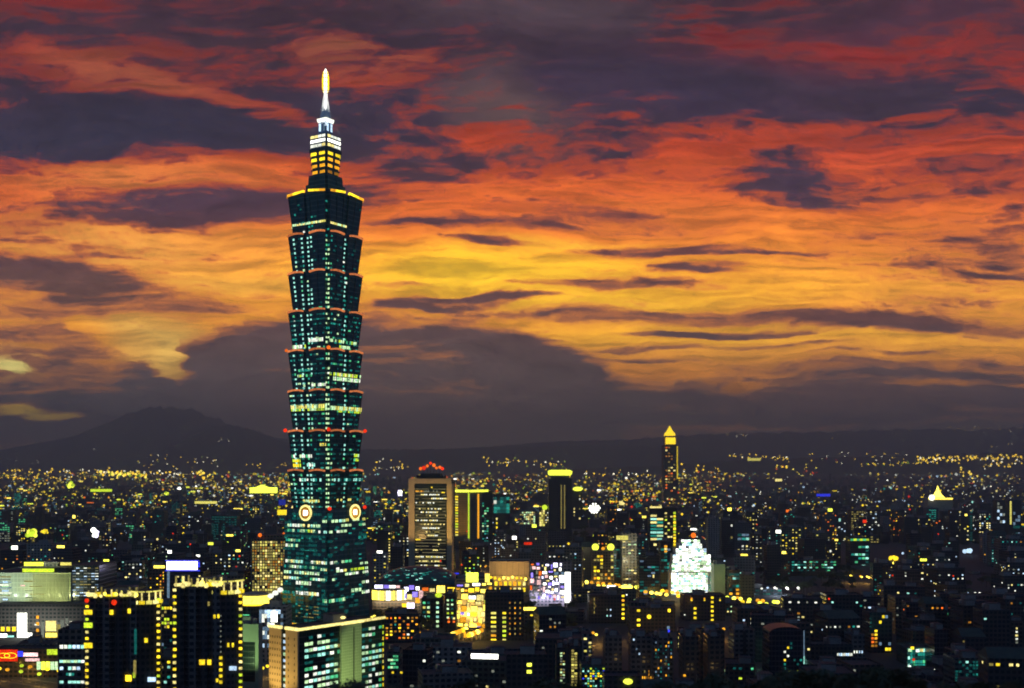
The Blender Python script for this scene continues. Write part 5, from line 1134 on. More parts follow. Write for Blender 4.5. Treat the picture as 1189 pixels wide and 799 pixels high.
for (pl, pr, top, Y, lab, wl, wn) in (
    (646, 660, 752, 720, 'narrow dark slab with one dotted pale window strip at bottom centre', 'charcoal', [('F', .3, .72, 757, 795, 2, 12, .8, ['dimcream', 'dimwhite', 'palegreen'], (.8, .6))]),
    (662, 674, 750, 730, 'narrow dark slab with a long pale yellow window strip at bottom centre', 'charcoal', [('F', .1, .7, 754, 797, 2, 13, .85, ['dimcream', 'dimcream', 'paleyellow'], (.85, .7))]),
    (675, 703, 772, 700, 'low block sparkling teal and lime at the bottom edge', 'greenish', [('F', .03, .97, 775, 798, 9, 8, .55, ['dimteal', 'teal', 'dimteal', 'blue', 'lime', 'cyan', 'green', 'gold'], (.7, .6))]),
    (703, 722, 738, 800, 'plain grey slab with a faint panel grid, left of the black gap', 'grey', []),
    (733, 757, 739, 790, 'grey slab with a few white windows high up and amber light low down', 'grey', [('F', .05, .6, 740, 762, 4, 4, .3, ['dimice', 'ice', 'white'], (.5, .4)), ('F', .5, 1, 778, 799, 5, 6, .5, ['dimamber', 'amber', 'dimcream'], (.5, .8))]),
    (759, 782, 741, 780, 'blue grey slab speckled with dim teal windows at bottom centre right', 'grey', [('F', .05, .95, 744, 795, 7, 12, .4, ['dimteal', 'dimice', 'dimteal', 'teal', 'amber'], (.5, .5))]),
    (793, 811, 739, 760, 'left of two blank brown grey slabs at bottom centre right', 'brown', [('F', 0, .2, 778, 795, 1, 4, .8, ['dimamber', 'amber'], (.8, .6))]),
    (822, 839, 739, 765, 'right of two blank brown grey slabs at bottom centre right', 'brown', []),
    (852, 877, 731, 840, 'grey block with a dark central groove', 'grey', []),
    (1085, 1101, 731, 860, 'dim blue slab right of the teal market hall', 'navy', []),
    (1010, 1036, 711, 940, 'block with clusters of amber and yellow windows in the lower right', 'charcoal', [('F', .05, .35, 722, 752, 2, 7, .65, ['amber', 'orange', 'gold', 'dimamber'], (.8, .6)), ('F', .4, .95, 713, 757, 4, 7, .34, ['lime', 'gold', 'yellow', 'dimice'], (.8, .55))]),
    (1108, 1146, 764, 760, 'teal latticed block at the bottom right with bright lime windows at its foot', 'greenish', [('F', .02, .98, 767, 796, 9, 8, .5, ['dimteal', 'teal', 'dimteal', 'dimteal', 'cyan'], (.75, .7)), ('F', .1, .7, 793, 799, 5, 1, .8, ['lime', 'yellow', 'cyan'], (.8, .8))]),
    (989, 1004, 737, 880, 'grey blue block with two dotted white windows beside the amber window block', 'grey', [('F', .1, .9, 754, 760, 4, 1, .7, ['ice', 'white'], (.5, .5))]),
    (942, 990, 748, 870, 'low block with a bright row of tiny white windows', 'charcoal', [('F', .62, 1., 758, 762, 9, 1, 1., ['white', 'ice'], (.75, .8)), ('F', .05, .9, 768, 778, 6, 2, .2, ['amber', 'white'], (.4, .4))])):
    b = mark('apartment_block', lab, 'apartment block', pl, None, pr, top, Y, depth=20, wall=wl, wins=wn, tank=True)
    if 'groove' in lab: b.part('groove', MB().box(-1.2, -b.d / 2 - .12, 4, 1.2, -b.d / 2 - .01, b.h - 1.2, M['black']))
    if wl in ('grey', 'brown') and 700 < pl < 830: b.flood((b.w * .4, -b.d / 2 - 30, 14), (0, -b.d / 2, b.h * .5), 1200, (230, 190, 120), 70)
    keep(b, 799 if Y < 800 else 770)
for (pl, pr, top, Y, lab, wl, wn) in ((181, 203, 763, 690, 'tan low block wedged between the two garland crowned towers', 'sand', [('F', .05, .95, 766, 795, 5, 5, .3, ['teal', 'cyan', 'dimcream', 'yellow'], (.8, .5))]),
                                      (183, 201, 702, 830, 'block crowded with yellow and lime windows in the gap between the garland crowned towers', 'navy', [('F', .05, .95, 704, 730, 5, 6, .6, ['yellow', 'lime', 'gold', 'dimcream'], (.8, .7)), ('F', .05, .95, 732, 760, 5, 6, .2, ['dimteal', 'dimice'], (.8, .7))])):
    b = mark('apartment_block', lab, 'apartment block', pl, None, pr, top, Y, depth=14, wall=wl, wins=wn, tank=True); keep(b, 799 if Y < 800 else 762)
b = Bld.px('apartment_block', 'rounded top block with a blue lit right edge and lime lights at its foot', 'apartment block', 893, None, 934, 735, 800, depth=22)
b.body('navy')
w, d, h = b.w, b.d, b.h
arc = MB(); n = 12
for k in range(n):
    a, c = math.pi * k / n, math.pi * (k + 1) / n
    arc.loft([[(-math.cos(a) * w / 2, -d / 2, h + .02), (-math.cos(c) * w / 2, -d / 2, h + .02), (-math.cos(c) * w / 2, d / 2, h + .02), (-math.cos(a) * w / 2, d / 2, h + .02)], [(-math.cos(a) * w / 2, -d / 2, h + .05 + 4.2 * math.sin(a)), (-math.cos(c) * w / 2, -d / 2, h + .05 + 4.2 * math.sin(c)), (-math.cos(c) * w / 2, d / 2, h + .05 + 4.2 * math.sin(c)), (-math.cos(a) * w / 2, d / 2, h + .05 + 4.2 * math.sin(a))]], M['navy'])
b.part('vaulted_roof', arc); b.part('edge_light', MB().box(w / 2 - .7, -d / 2 - .4, b.z(786), w / 2 + .1, -d / 2 - .03, b.z(732), glow('dimice'))); b.part('edge_light', MB().box(w / 2 - .75, -d / 2 - .5, b.z(786), w / 2 + .15, -d / 2 - .41, b.z(762), glow('cyan')))
b.grid('F', .4, .95, b.z(788), b.z(745), 6, 9, lambda i, j: pick(rl, ('dimteal', 3), ('teal', 1), ('white', .6), ('yellow', .5)) if rl.random() < .26 else None, (.6, .5)); b.grid('F', .42, .95, b.z(789), b.z(778), 9, 4, lambda i, j: pick(rl, ('lime', 3), ('dimcream', 2), ('yellow', 1)) if rl.random() < .4 else None, (.6, .6)); keep(b, 792)
b = Bld.px('market_hall', 'teal lit market hall with a blazing white forecourt in the lower right', 'market hall', 1053, None, 1087, 752, 880, depth=24)
b.body('greenish'); w, d = b.w, b.d
b.grid('F', .03, .62, b.z(775), b.z(753), 7, 5, lambda i, j: pick(rl, ('teal', 4), ('dimteal', 3), ('cyan', 1), ('green', 1)) if rl.random() < .85 else None, (.82, .85)); b.grid('F', .7, 1., b.z(770), b.z(750), 2, 5, lambda i, j: pick(rl, ('yellow', 2), ('lime', 1), ('gold', 1)) if rl.random() < .62 else None, (.7, .55))
for (u, py, k) in ((.18, 752.5, 'gold'), (.36, 755.5, 'white'), (.5, 755, 'cream'), (.1, 755, 'palegreen')): b.win('F', u * w, b.z(py), 2.6, 2.2, k, .3)
b.part('canopy', MB().box(-w * .46, -d / 2 - 9, b.z(779), w * .45, -d / 2 - .1, b.z(778), M['concrete'])); b.part('forecourt_light', MB().box(-w * .42, -d / 2 - 9.3, b.z(780.5), w * .44, -d / 2 - 9.02, b.z(777.6), glow('hot', True))); b.part('forecourt_lamp', MB().ball((0, 0, 0), 2.2, glow('hotgreen', True), 10, 6), (-w * .48, -d / 2 - 4, b.z(775)))
b.flood((0, -d / 2 - 20, 14), (-w * .1, -d / 2, b.h - 6), 9000, (90, 220, 210), 80); keep(b, 782)
b = mark('office_block', 'dark low building with an oval yellow lamp on its roof at the bottom edge', 'office', 702, None, 744, 785, 640, depth=16, wall='charcoal', hut=False); b.part('roof_lamp', MB().ball((0, 0, 0), 2.7, glow('hotlime'), 14, 7, .6), (xat(729, 640) - b.loc.x, -b.d / 2 - 1, b.z(791))); keep(b, 799)

# ------------------------------------------------------------------ streets with kerbs and lamps
def gpt(px, py):
    Y = EYE * F / (py - HY); return Vector((xat(px, Y), Y, 0))
def road(name, pts, wid):
    mb = MB()
    for a, c in zip(pts, pts[1:]):
        n = (c - a).normalized(); s = Vector((-n.y, n.x, 0)) * wid / 2; k = s.normalized() * 3
        up = lambda v, z: (v.x, v.y, gz(v.x, v.y) + z)
        mb.poly([up(a - s, .02), up(c - s, .02), up(c + s, .02), up(a + s, .02)], M['asphalt'])
        for g_ in (1, -1):
            q = [a + s * g_, c + s * g_, c + s * g_ + k * g_, a + s * g_ + k * g_]
            if g_ < 0: q = q[::-1]
            mb.loft([[up(v, 0) for v in q], [up(v, .14) for v in q]], M['pavement'])
        L = (c - a).length; t = 4
        while t < L - 6:
            p, q = a + n * t, a + n * (t + 4); e = Vector((-n.y, n.x, 0)) * .12
            mb.poly([up(p - e, .026), up(q - e, .026), up(q + e, .026), up(p + e, .026)], M['white']); t += 9
    return tag(mb.build(name), kind='structure')
_lp = {}
def lamp_meshes(key, r):
    if (key, r) not in _lp:
        p = MB().tube((0, 0, 0), (0, 0, 8.6), .12, M['steel'], 6, .07).tube((0, 0, 8.5), (0, -1.5, 9.1), .06, M['steel'], 5).mesh('lamp_post')
        hd = MB().ball((0, -1.7, 9.0), r, glow(key), 8, 5, .8).mesh('lamp_head')
        _lp[(key, r)] = (p, hd)
    return _lp[(key, r)]
def street(label, group, pts, spacing, keys, r=1.3, light=0, offs=8, rgb=(255, 196, 90), jit=.3):
    cnt = 0
    for a, c in zip(pts, pts[1:]):
        n = (c - a).normalized(); s = Vector((-n.y, n.x, 0)); L = (c - a).length; t = spacing / 2
        while t < L:
            for g_ in (-1, 1):
                if any((a.x + n.x * t - f[0]) ** 2 + (a.y + n.y * t - f[1]) ** 2 < (f[2] * .7) ** 2 for f in FOOT): continue
                p = a + n * (t + rl.uniform(-jit, jit) * spacing) + s * offs * g_
                z = gz(p.x, p.y) + .14
                o = thing('street_lamp', label, 'street lamp', (p.x, p.y, z), math.atan2(-n.x * g_, n.y * g_) + (math.pi if g_ > 0 else math.pi) , group)
                pm, hm_ = lamp_meshes(rl.choice(keys), r)
                put(pm, 'lamp_post', o); hh = put(hm_, 'lamp_head', o)
                cnt += 1
                if light and cnt % 3 == 0: lamp_light(hh, (0, -1.7, 7.2), light, rgb)
            t += spacing
bou = [gpt(640, 681), gpt(720, 690), gpt(790, 700), gpt(905, 711)]
road('boulevard', bou, 22); street('gold street lamp in the crowded row along the boulevard below the blinding block', 'lamps along the boulevard', bou, 9.5, ['hotyellow', 'gold', 'hotyellow', 'hotlime', 'amber'], 2.5, 16000, 12)
s2 = [gpt(-10, 786), gpt(66, 797)]
road('road', s2, 12); street('yellow street lamp along the road at the bottom left corner', 'lamps along the bottom left road', s2, 14, ['gold', 'yellow', 'amber', 'lime'], 1.5, 3500, 8)
s3 = [gpt(533, 750), gpt(565, 737)]
road('road', s3, 10); street('amber street lamp glowing beside the small colonnaded pavilion', 'lamps beside the pavilion', s3, 8, ['hotyellow', 'gold', 'hotyellow', 'amber'], 2.6, 12000, 8)
s4 = [gpt(838, 774), gpt(895, 782)]
road('road', s4, 10); street('green or teal street lamp in the small square under the blank slabs', 'lamps of the small square', s4, 14, ['green', 'lime', 'teal', 'cyan', 'gold'], 1.5, 2600, 8, (120, 240, 190))
s5 = [gpt(276, 799), gpt(312, 783)]
road('road', s5, 8); street('yellow street lamp in the lane between green slab and corner office', 'lamps of the lane by the green slab', s5, 9, ['gold', 'yellow', 'gold'], 1.3, 2500, 6)
s6 = [gpt(955, 662), gpt(1189, 655)]
s7 = [gpt(585, 645), gpt(705, 648)]
road('road', s7, 14); street('pale yellow street lamp along the road beside the dark park', 'lamps beside the park', s7, 34, ['yellow', 'cream', 'gold'], 2.2, 0, 9)
s8 = [gpt(180, 716), gpt(200, 722)]
street('lime street lamp between the two garland crowned apartment towers', 'lamps between the apartment towers', s8, 7, ['lime', 'gold', 'hotlime'], 1.9, 3000, 8)
s9 = [gpt(120, 668.5), gpt(192, 671)]
road('road', s9, 12); street('green street lamp in the row behind the first apartment tower', 'green lamps behind the apartment towers', s9, 20, ['green', 'teal', 'green', 'palegreen'], 3.0, 0, 4)

# ------------------------------------------------------------------ trees
def leafmat():
    m, t, b = new_mat('foliage'); g = NG(t)
    oi = g.new('ShaderNodeObjectInfo'); tc = g.new('ShaderNodeTexCoord')
    n = g.noise(tc.outputs['Object'], .6, 3, .6)
    g.put(b.inputs['Base Color'], g.mix(n, (.03, .05, .022, 1), (.085, .105, .045, 1))); b.inputs['Roughness'].default_value = .7
    return m
LEAF = leafmat()
def tree_meshes(seed, H, rad, leaves, ls):
    r = random.Random(seed)
    tk = MB(); tk.tube((0, 0, -.6), (.2, .1, H * .45), H * .022, M['bark'], 7, H * .013)
    ends = []
    for k in range(6):
        a = k * 1.05 + r.uniform(-.3, .3); q = (math.cos(a) * rad * r.uniform(.4, .75), math.sin(a) * rad * r.uniform(.4, .75), H * r.uniform(.55, .85))
        tk.tube((.2 * .8, .1 * .8, H * r.uniform(.3, .45)), q, H * .009, M['bark'], 5, H * .003); ends.append(q)
    ends.append((0, 0, H * .86)); tk.tube((.2, .1, H * .44), ends[-1], H * .012, M['bark'], 5, H * .004)
    cl = []
    for e in ends:
        for _ in range(4): cl.append((e[0] + r.uniform(-1, 1) * rad * .35, e[1] + r.uniform(-1, 1) * rad * .35, e[2] + r.uniform(-.5, .8) * rad * .3, rad * r.uniform(.18, .36)))
    cr = MB()
    for _ in range(leaves):
        c = r.choice(cl); v = Vector((r.gauss(0, 1), r.gauss(0, 1), r.gauss(0, 1))).normalized() * c[3] * r.random() ** .4; v.z *= .75
        p = Vector(c[:3]) + v; a = Vector((r.gauss(0, 1), r.gauss(0, 1), r.gauss(0, .6))).normalized(); bb = a.orthogonal().normalized(); s_ = ls * r.uniform(.6, 1.3)
        cr.poly([p - a * s_, p + bb * s_ * .55, p + a * s_, p - bb * s_ * .55], LEAF)
    return tk.mesh('trunk'), cr.mesh('crown')
TV = [tree_meshes(k, 24, 8.5, 1500, .75) for k in range(4)]
PV = [tree_meshes(20 + k, 13, 6, 420, .9) for k in range(3)]
def tree(label, group, x, y, z, sc, var, name='broadleaf_tree'):
    o = thing(name, label, 'tree', (x, y, z), rl.uniform(0, 6.3), group); o.scale = (sc, sc, sc * rl.uniform(.92, 1.08))
    put(var[0], 'trunk', o); put(var[1], 'crown', o)
for (px, top, Y, lab, grp) in [(408, 783, 385, 'round dark treetop poking up in front of the corner office', None), (476, 787, 370, 'dark treetop at the bottom edge just right of the corner office', None), (500, 790, 395, 'dark lower treetop at the bottom edge below the lime roof lamp block', None)] + \
        [(540 + k * 27, 789 + 5 * math.sin(k * 1.9), 375 + 20 * math.sin(k * 2.3), 'unlit treetop in the dark row along the bottom centre', 'treetops along the bottom centre') for k in range(6)] + \
        [(775 + k * 24, 788 + 4 * math.sin(k * 2.1) - 2, 380 + 18 * math.sin(k * 1.3), 'unlit treetop in the row below the blank slabs', 'treetops below the blank slabs') for k in range(7)] + \
        [(893 + k * 12, 779 + 4 * math.sin(k * 1.7) - (6 if 90 < k * 12 < 165 else 0) + (12 if k * 12 > 165 else 0), 385 + 22 * math.sin(k * 2.7), 'black treetop in the unlit mass along the bottom right', 'treetops along the bottom right') for k in range(25)]:
    x = xat(px, Y); z = gz(x, Y); H = zat(top, Y) - z
    tree(lab, grp, x, Y, z - .2, H / 24, rl.choice(TV))
n_ = 0
while n_ < 64:
    Y = rl.uniform(2180, 2900); px = rl.uniform(586, 702); x = xat(px, Y)
    if any((x - f[0]) ** 2 + (Y - f[1]) ** 2 < (f[2] + 6) ** 2 for f in FOOT): continue
    tree('dark leafy tree in the unlit park below the two line tower', 'park trees', x, Y, 0, rl.uniform(.8, 1.5), rl.choice(PV), 'park_tree'); n_ += 1

def grove(label, group, n, y0, y1, p0, p1):
    k = 0; tries = 0
    while k < n and tries < 4000:
        tries += 1
        Y = rl.uniform(y0, y1); px = rl.uniform(p0, p1); x = xat(px, Y)
        if any((x - f[0]) ** 2 + (Y - f[1]) ** 2 < (f[2] + 3) ** 2 for f in FOOT): continue
        if any((bou[q] + (bou[q + 1] - bou[q]) * t - Vector((x, Y, 0))).length < 22 for q in range(3) for t in (0, .2, .4, .6, .8, 1)): continue
        tree(label, group, x, Y, 0, rl.uniform(.7, 1.25), rl.choice(PV), 'street_tree'); k += 1; FOOT.append((x, Y, 2.5))
LATER = [('dark street tree in front of the teal vaulted mall', 'trees before the mall', 26, 1000, 1150, 432, 500), ('dark street tree below the cinema with the screens', 'trees below the cinema', 34, 960, 1200, 608, 672), ('dark tree on the slope of unlit ground right of the boulevard', 'trees right of the boulevard', 40, 1380, 1640, 880, 1000), ('dark tree in the unlit gap near the right edge', 'trees near the right edge', 30, 1150, 1500, 1090, 1185), ('dark tree between the beige slab and the tall tower', 'trees beside the beige slab', 30, 1700, 2700, 432, 474)]

# ------------------------------------------------------------------ the ordinary blocks, near to far
REF = [('the public hall', 60, 690), ('the twin crowned towers', 190, 700), ('the rotunda', 292, 700), ('the slatted block', 312, 650), ('the tall tower', 378, 640), ('the corner office', 380, 750), ('the mall vault', 480, 680), ('the beige slab', 503, 610), ('the gold lit tower', 548, 600),
       ('the blazing store', 550, 700), ('the orange cube', 592, 670), ('the cinema', 640, 680), ('the two line tower', 650, 580), ('the white floodlights', 690, 590), ('the ribbed tower', 731, 650), ('the distant gold tower', 779, 540), ('the blinding block', 804, 660), ('the grey slabs', 838, 620),
       ('the broken teal rows', 945, 658), ('the rounded top block', 914, 760), ('the amber window block', 1023, 735), ('the teal market', 1070, 765), ('the lime topped block', 998, 645), ('the gold pyramid', 1092, 572), ('the green lined block', 1142, 672), ('the strip lit tower', 1179, 600), ('the large lime lamp', 82, 563), ('the smaller lime lamp', 193, 572), ('the violet roof sign', 212, 660), ('the blue roof line', 956, 575), ('the gold round lamp', 1037, 648), ('the ice blue lamp', 1123, 640)]
PAL = {'amber': ['amber', 'dimamber', 'gold', 'orange', 'dimamber'], 'yellow': ['yellow', 'paleyellow', 'cream', 'dimcream'], 'white': ['white', 'dimwhite', 'ice', 'dimwhite', 'cream'], 'teal': ['teal', 'dimteal', 'cyan', 'dimteal'], 'green': ['green', 'palegreen', 'dimteal', 'lime']}
SIGN = {'yellow': 'hotyellow', 'lime': 'hotlime', 'white': 'hot', 'blue': 'blue', 'red': 'red', 'orange': 'orange', 'green': 'green', 'teal': 'cyan'}
WALLN = {'brown': 'brown', 'grey': 'grey', 'charcoal': 'charcoal', 'navy': 'navy', 'greenish': 'olive', 'sand': 'tan', 'pale': 'pale'}
rg = random.Random(2024)
NPX = 1300
def colsof(pl, pr): return range(max(0, int(pl) + 50), min(NPX - 1, int(pr) + 50) + 1)
def relation(px, py, Y):
    best = min(REF, key=lambda q: (abs(q[1] - px) + 1.4 * abs(q[2] - py)))
    dx, dy = px - best[1], py - best[2]
    if abs(dx) > 14: rel = 'right of' if dx > 0 else 'left of'
    else: rel = 'below' if dy > 0 else 'beyond'
    return rel + ' ' + best[0]
def generic(i, pl, pr, top, Y, near):
    w = (pr - pl) / F * Y; h = zat(top, Y); d = rg.uniform(.7, 1.3) * min(w, 26); cx = xat((pl + pr) / 2, Y)
    pm = (pl + pr) / 2
    rot = rg.uniform(-.22, .22)
    rel = relation(pm, (top + min(HY + EYE * F / Y, top + 25)) / 2, Y)
    for attempt in range(60):
        wl = pick(rg, ('charcoal', 4), ('brown', 2.5), ('grey', 2.5), ('navy', 3), ('greenish', 1.5), ('sand', .8), ('pale', .7)) if pm < 800 or Y > 1400 else pick(rg, ('charcoal', 4), ('navy', 2), ('brown', 1))
        if pm < 480: lc = pick(rg, ('amber', 1), ('yellow', 4), ('white', 3), ('teal', 2.5), ('green', 1))
        elif pm < 820: lc = pick(rg, ('amber', 2), ('yellow', 4), ('white', 2.4), ('teal', 2), ('green', 1))
        else: lc = pick(rg, ('amber', 1.4), ('yellow', 2.5), ('white', 4), ('teal', 2.4), ('green', .8))
        pat = pick(rg, ('scattered', 6), ('sparse', 5), ('busy', 4 if pm < 850 else 1.2), ('column', 1.5), ('top row', 1), ('banded', 1.2))
        rf = pick(rg, ('tank', 3), ('hut', 3), ('mast', 1.2), ('red lamp', .7), ('sign', 2.2 if not near else 1. if pm < 800 else .15), ('flat', 1.), ('pitched', .8))
        sg = pick(rg, ('yellow', 6), ('lime', 2), ('white', 3), ('blue', .5), ('red', .6), ('orange', 1.2), ('green', .6), ('teal', 1))
        size = 'tall' if h > w * 2 else 'low' if h < w * .8 else ('broad' if w > 32 else 'medium')
        roofd = {'tank': 'water tank', 'hut': 'roof hut', 'mast': 'roof mast', 'red lamp': 'red roof lamp', 'sign': sg + ' roof sign', 'flat': 'flat roof', 'pitched': 'pitched roof'}[rf]
        wd = {'scattered': 'scattered %s windows', 'sparse': 'few %s windows', 'busy': 'many %s windows', 'column': 'one %s window column', 'top row': '%s top windows', 'banded': '%s window bands'}[pat] % lc
        lab = '%s %s block, %s, %s, %s' % (size, WALLN[wl], wd, roofd, rel)
        if lab not in LABELS: break
    name = {'tall': 'tower_block', 'low': 'low_block', 'broad': 'apartment_block', 'medium': 'apartment_block'}[size]
    nu, nz = max(2, int(w / 3.5)), max(2, int(h / 3.5))
    if not near: nu, nz = max(2, int(w / 5)), max(2, int(h / 4.6))
    P = {'scattered': .24, 'sparse': .09, 'busy': .5, 'column': 0., 'top row': .05, 'banded': .06}[pat]
    if Y < 980 and pm > 860: P *= .35
    cc = rg.randrange(nu); bands = [rg.randrange(nz) for _ in range(2)]
    lit = []
    for j in range(nz):
        for k in range(nu):
            on = rg.random() < P or (pat == 'column' and k == cc and rg.random() < .8) or (pat == 'top row' and j == nz - 1 and rg.random() < .85) or (pat == 'banded' and j in bands and rg.random() < .8)
            if on: lit.append((k, j))
    if near and len(lit) > 52: lit = rg.sample(lit, 52)
    s = max(1., Y / 1500 * rg.uniform(.8, 1.1))
    wins = [('F', (k + .5) * w / nu, 3 + (j + .5) * (h - 5) / nz, min(w / nu * .8, rg.uniform(1.3, 2.4) * s), min((h - 5) / nz * .62, 1.5 * s), rg.choice(PAL[lc]) if rg.random() < .85 else rg.choice(['cream', 'white', 'dimamber', 'teal', 'dimwhite'])) for k, j in lit]
    sidef = 'R' if pm < CX else 'L'
    for _ in range(min(10, len(wins) // 2)): wins.append((sidef, rg.uniform(.1, .9) * d, rg.uniform(4, max(5, h - 4)), 1.6 * s, 1.4 * s, rg.choice(PAL[lc])))
    x, y = cx, Y + d / 2
    if near:
        b = Bld(name, lab, 'building', w, d, h, (x, y, 0), rot, 'ordinary city blocks'); b.Yf = Y; b.rect = (pl, pr, top, Y)
        b.body(wl)
        if rf == 'tank': b.rooftop(rg, tank=True)
        elif rf in ('hut', 'mast', 'red lamp'): b.rooftop(rg, tank=False)
        if rf in ('mast', 'red lamp'): m_ = b.part('roof_mast', MB().tube((0, 0, 0), (0, 0, 9), .16, M['steel'], 5), (w * .1, 0, h - 1))
        if rf == 'red lamp': b.part('roof_lamp', MB().ball((0, 0, 9.6), .9, glow('red'), 8, 5), (w * .1, 0, h - 1))
        if rf == 'sign': o = b.part('roof_sign', MB().box(-w * .32, .3, 0, w * .32, .6, 4.2, M['black']), (0, -d / 2 + .2, h)); MB().box(-w * .3, -.05, .9, w * .3, .28, 3.9, glow(SIGN[sg])).build('sign_face', o)
        if rf == 'pitched': b.part('pitched_roof', MB().loft([[(-w / 2 - .4, -d / 2 - .4, h + .01), (w / 2 + .4, -d / 2 - .4, h + .01), (w / 2 + .4, d / 2 + .4, h + .01), (-w / 2 - .4, d / 2 + .4, h + .01)], [(-w * .46, -.3, h + 5), (w * .46, -.3, h + 5), (w * .46, .3, h + 5), (-w * .46, .3, h + 5)]], M['roofgreen']))
        b.pending = [q + (.03,) for q in wins]; b.flush(60)
    else:
        mb = MB().box(-w / 2, -d / 2, 0, w / 2, d / 2, h - 1, M[wl], M['roof'])
        for q in ((-w / 2, -d / 2, w / 2, -d / 2 + .4), (-w / 2, d / 2 - .4, w / 2, d / 2)): mb.box(q[0], q[1], h - 1, q[2], q[3], h, M[wl])
        if rf in ('tank', 'hut', 'mast', 'red lamp'): mb.cbox(w * .08, 0, h - 1, w * .4, d * .5, 5, M['concrete'], M['roof'])
        if rf == 'tank': mb.lathe([(1.8, h - .9), (1.8, h + 4), (.3, h + 5)], M['tank'], 8, -w * .28, 0)
        if rf in ('mast', 'red lamp'): mb.tube((w * .1, 0, h + 3.9), (w * .1, 0, h + 15), .3, M['steel'], 4)
        if rf == 'red lamp': mb.ball((w * .1, 0, h + 15), 1.6 * s * .7, glow('red'), 8, 5)
        if rf == 'sign':
            sa, sw, sh = rg.uniform(-.3, .1), rg.uniform(.16, .42), rg.uniform(2.2, 5.) * s
            mb.box(sa * w, -d / 2 + .1, h, (sa + sw) * w, -d / 2 + .5, h + sh, glow(SIGN[sg])).box(sa * w - .3, -d / 2 + .52, h, (sa + sw) * w + .3, -d / 2 + .9, h + sh + .4, M['black'])
        if rf == 'pitched': mb.loft([[(-w / 2 - .4, -d / 2 - .4, h + .01), (w / 2 + .4, -d / 2 - .4, h + .01), (w / 2 + .4, d / 2 + .4, h + .01), (-w / 2 - .4, d / 2 + .4, h + .01)], [(-w * .46, -.3, h + 6), (w * .46, -.3, h + 6), (w * .46, .3, h + 6), (-w * .46, .3, h + 6)]], M['roofgreen'])
        for (face, u, z, ww, hh, key) in wins:
            if face == 'F': q = [(u - w / 2 - ww / 2, -d / 2 - .06, z - hh / 2), (u - w / 2 + ww / 2, -d / 2 - .06, z - hh / 2), (u - w / 2 + ww / 2, -d / 2 - .06, z + hh / 2), (u - w / 2 - ww / 2, -d / 2 - .06, z + hh / 2)]
            else:
                sx_ = 1 if face == 'R' else -1
                q = [(sx_ * (w / 2 + .06), u - d / 2 - ww / 2, z - hh / 2), (sx_ * (w / 2 + .06), u - d / 2 + ww / 2, z - hh / 2), (sx_ * (w / 2 + .06), u - d / 2 + ww / 2, z + hh / 2), (sx_ * (w / 2 + .06), u - d / 2 - ww / 2, z + hh / 2)]
            mb.poly(q, glow(key))
        tag(mb.build(name, None, (x, y, 0), rot), lab, 'building', 'ordinary city blocks')
    FOOT.append((x, y, math.hypot(w, d) / 2 * .85))
PLACED = [(q[4], max(0, int(q[0]) + 50), min(NPX - 1, int(q[1]) + 50), q[2]) for q in RESERVED]
made = 0
BANDS = [(650, 800, 26, 20, 42), (800, 1000, 40, 20, 42), (1000, 1300, 46, 22, 46), (1300, 1700, 46, 22, 50), (1700, 2300, 46, 22, 55), (2300, 3200, 40, 24, 62), (820, 1700, 60, 7, 16)]
for (ya, yb, quota, hlo, hhi) in BANDS:
    got = 0
    ylist = sorted(rg.uniform(ya, yb) for _ in range(quota * 26))
    for Y in ylist:
        if got >= quota: break
        if rg.random() > quota * 5 / len(ylist) * 1.6: continue
        pm = rg.uniform(2, 1187)
        if Y < 900 and pm < 470: continue
        wpx = rg.uniform(16, 34) * F / Y; pl, pr = pm - wpx / 2, pm + wpx / 2
        h = rg.uniform(hlo, hhi) * (1.25 if rg.random() < .15 else 1) * (1.1 if pm > 820 else 1.); top = HY - (h - EYE) * F / Y
        x = xat(pm, Y); rad = wpx / F * Y * .62
        if any((x - f[0]) ** 2 + (Y + 9 - f[1]) ** 2 < (rad + f[2]) ** 2 for f in FOOT): continue
        if 580 < pm < 708 and 2150 < Y < 2950: continue
        if abs(Y - 1330) < 140 and 640 < pm < 905 and any(abs((bou[k] + (bou[k + 1] - bou[k]) * t).x - x) < 30 and abs((bou[k] + (bou[k + 1] - bou[k]) * t).y - Y - 8) < 34 for k in range(3) for t in (0, .25, .5, .75, 1)): continue
        # a nearer block may not stand in front of what the photograph shows of a landmark
        lim = max([q[3] for q in RESERVED if q[4] > Y and q[0] < pr and q[1] > pl] + [0])
        if lim:
            if lim >= HY + EYE * F / Y - 6 * F / Y: continue
            if top < lim: top = lim + rg.uniform(0, 3)
            if zat(top, Y) < 7: continue
        cs = list(colsof(pl, pr))
        if not cs: continue
        nearer = [900.] * len(cs)
        for (Yn, c0, c1, tn) in PLACED:
            if Yn < Y and c0 <= cs[-1] and c1 >= cs[0]:
                for c in range(max(c0, cs[0]), min(c1, cs[-1]) + 1): nearer[c - cs[0]] = min(nearer[c - cs[0]], tn)
        if sum(1 for q in nearer if q - 3.2 > top) < len(cs) * .55: continue
        generic(made, pl, pr, top, Y, Y < 1250)
        PLACED.append((Y, cs[0], cs[-1], top))
        made += 1; got += 1
for q in LATER: grove(*q)
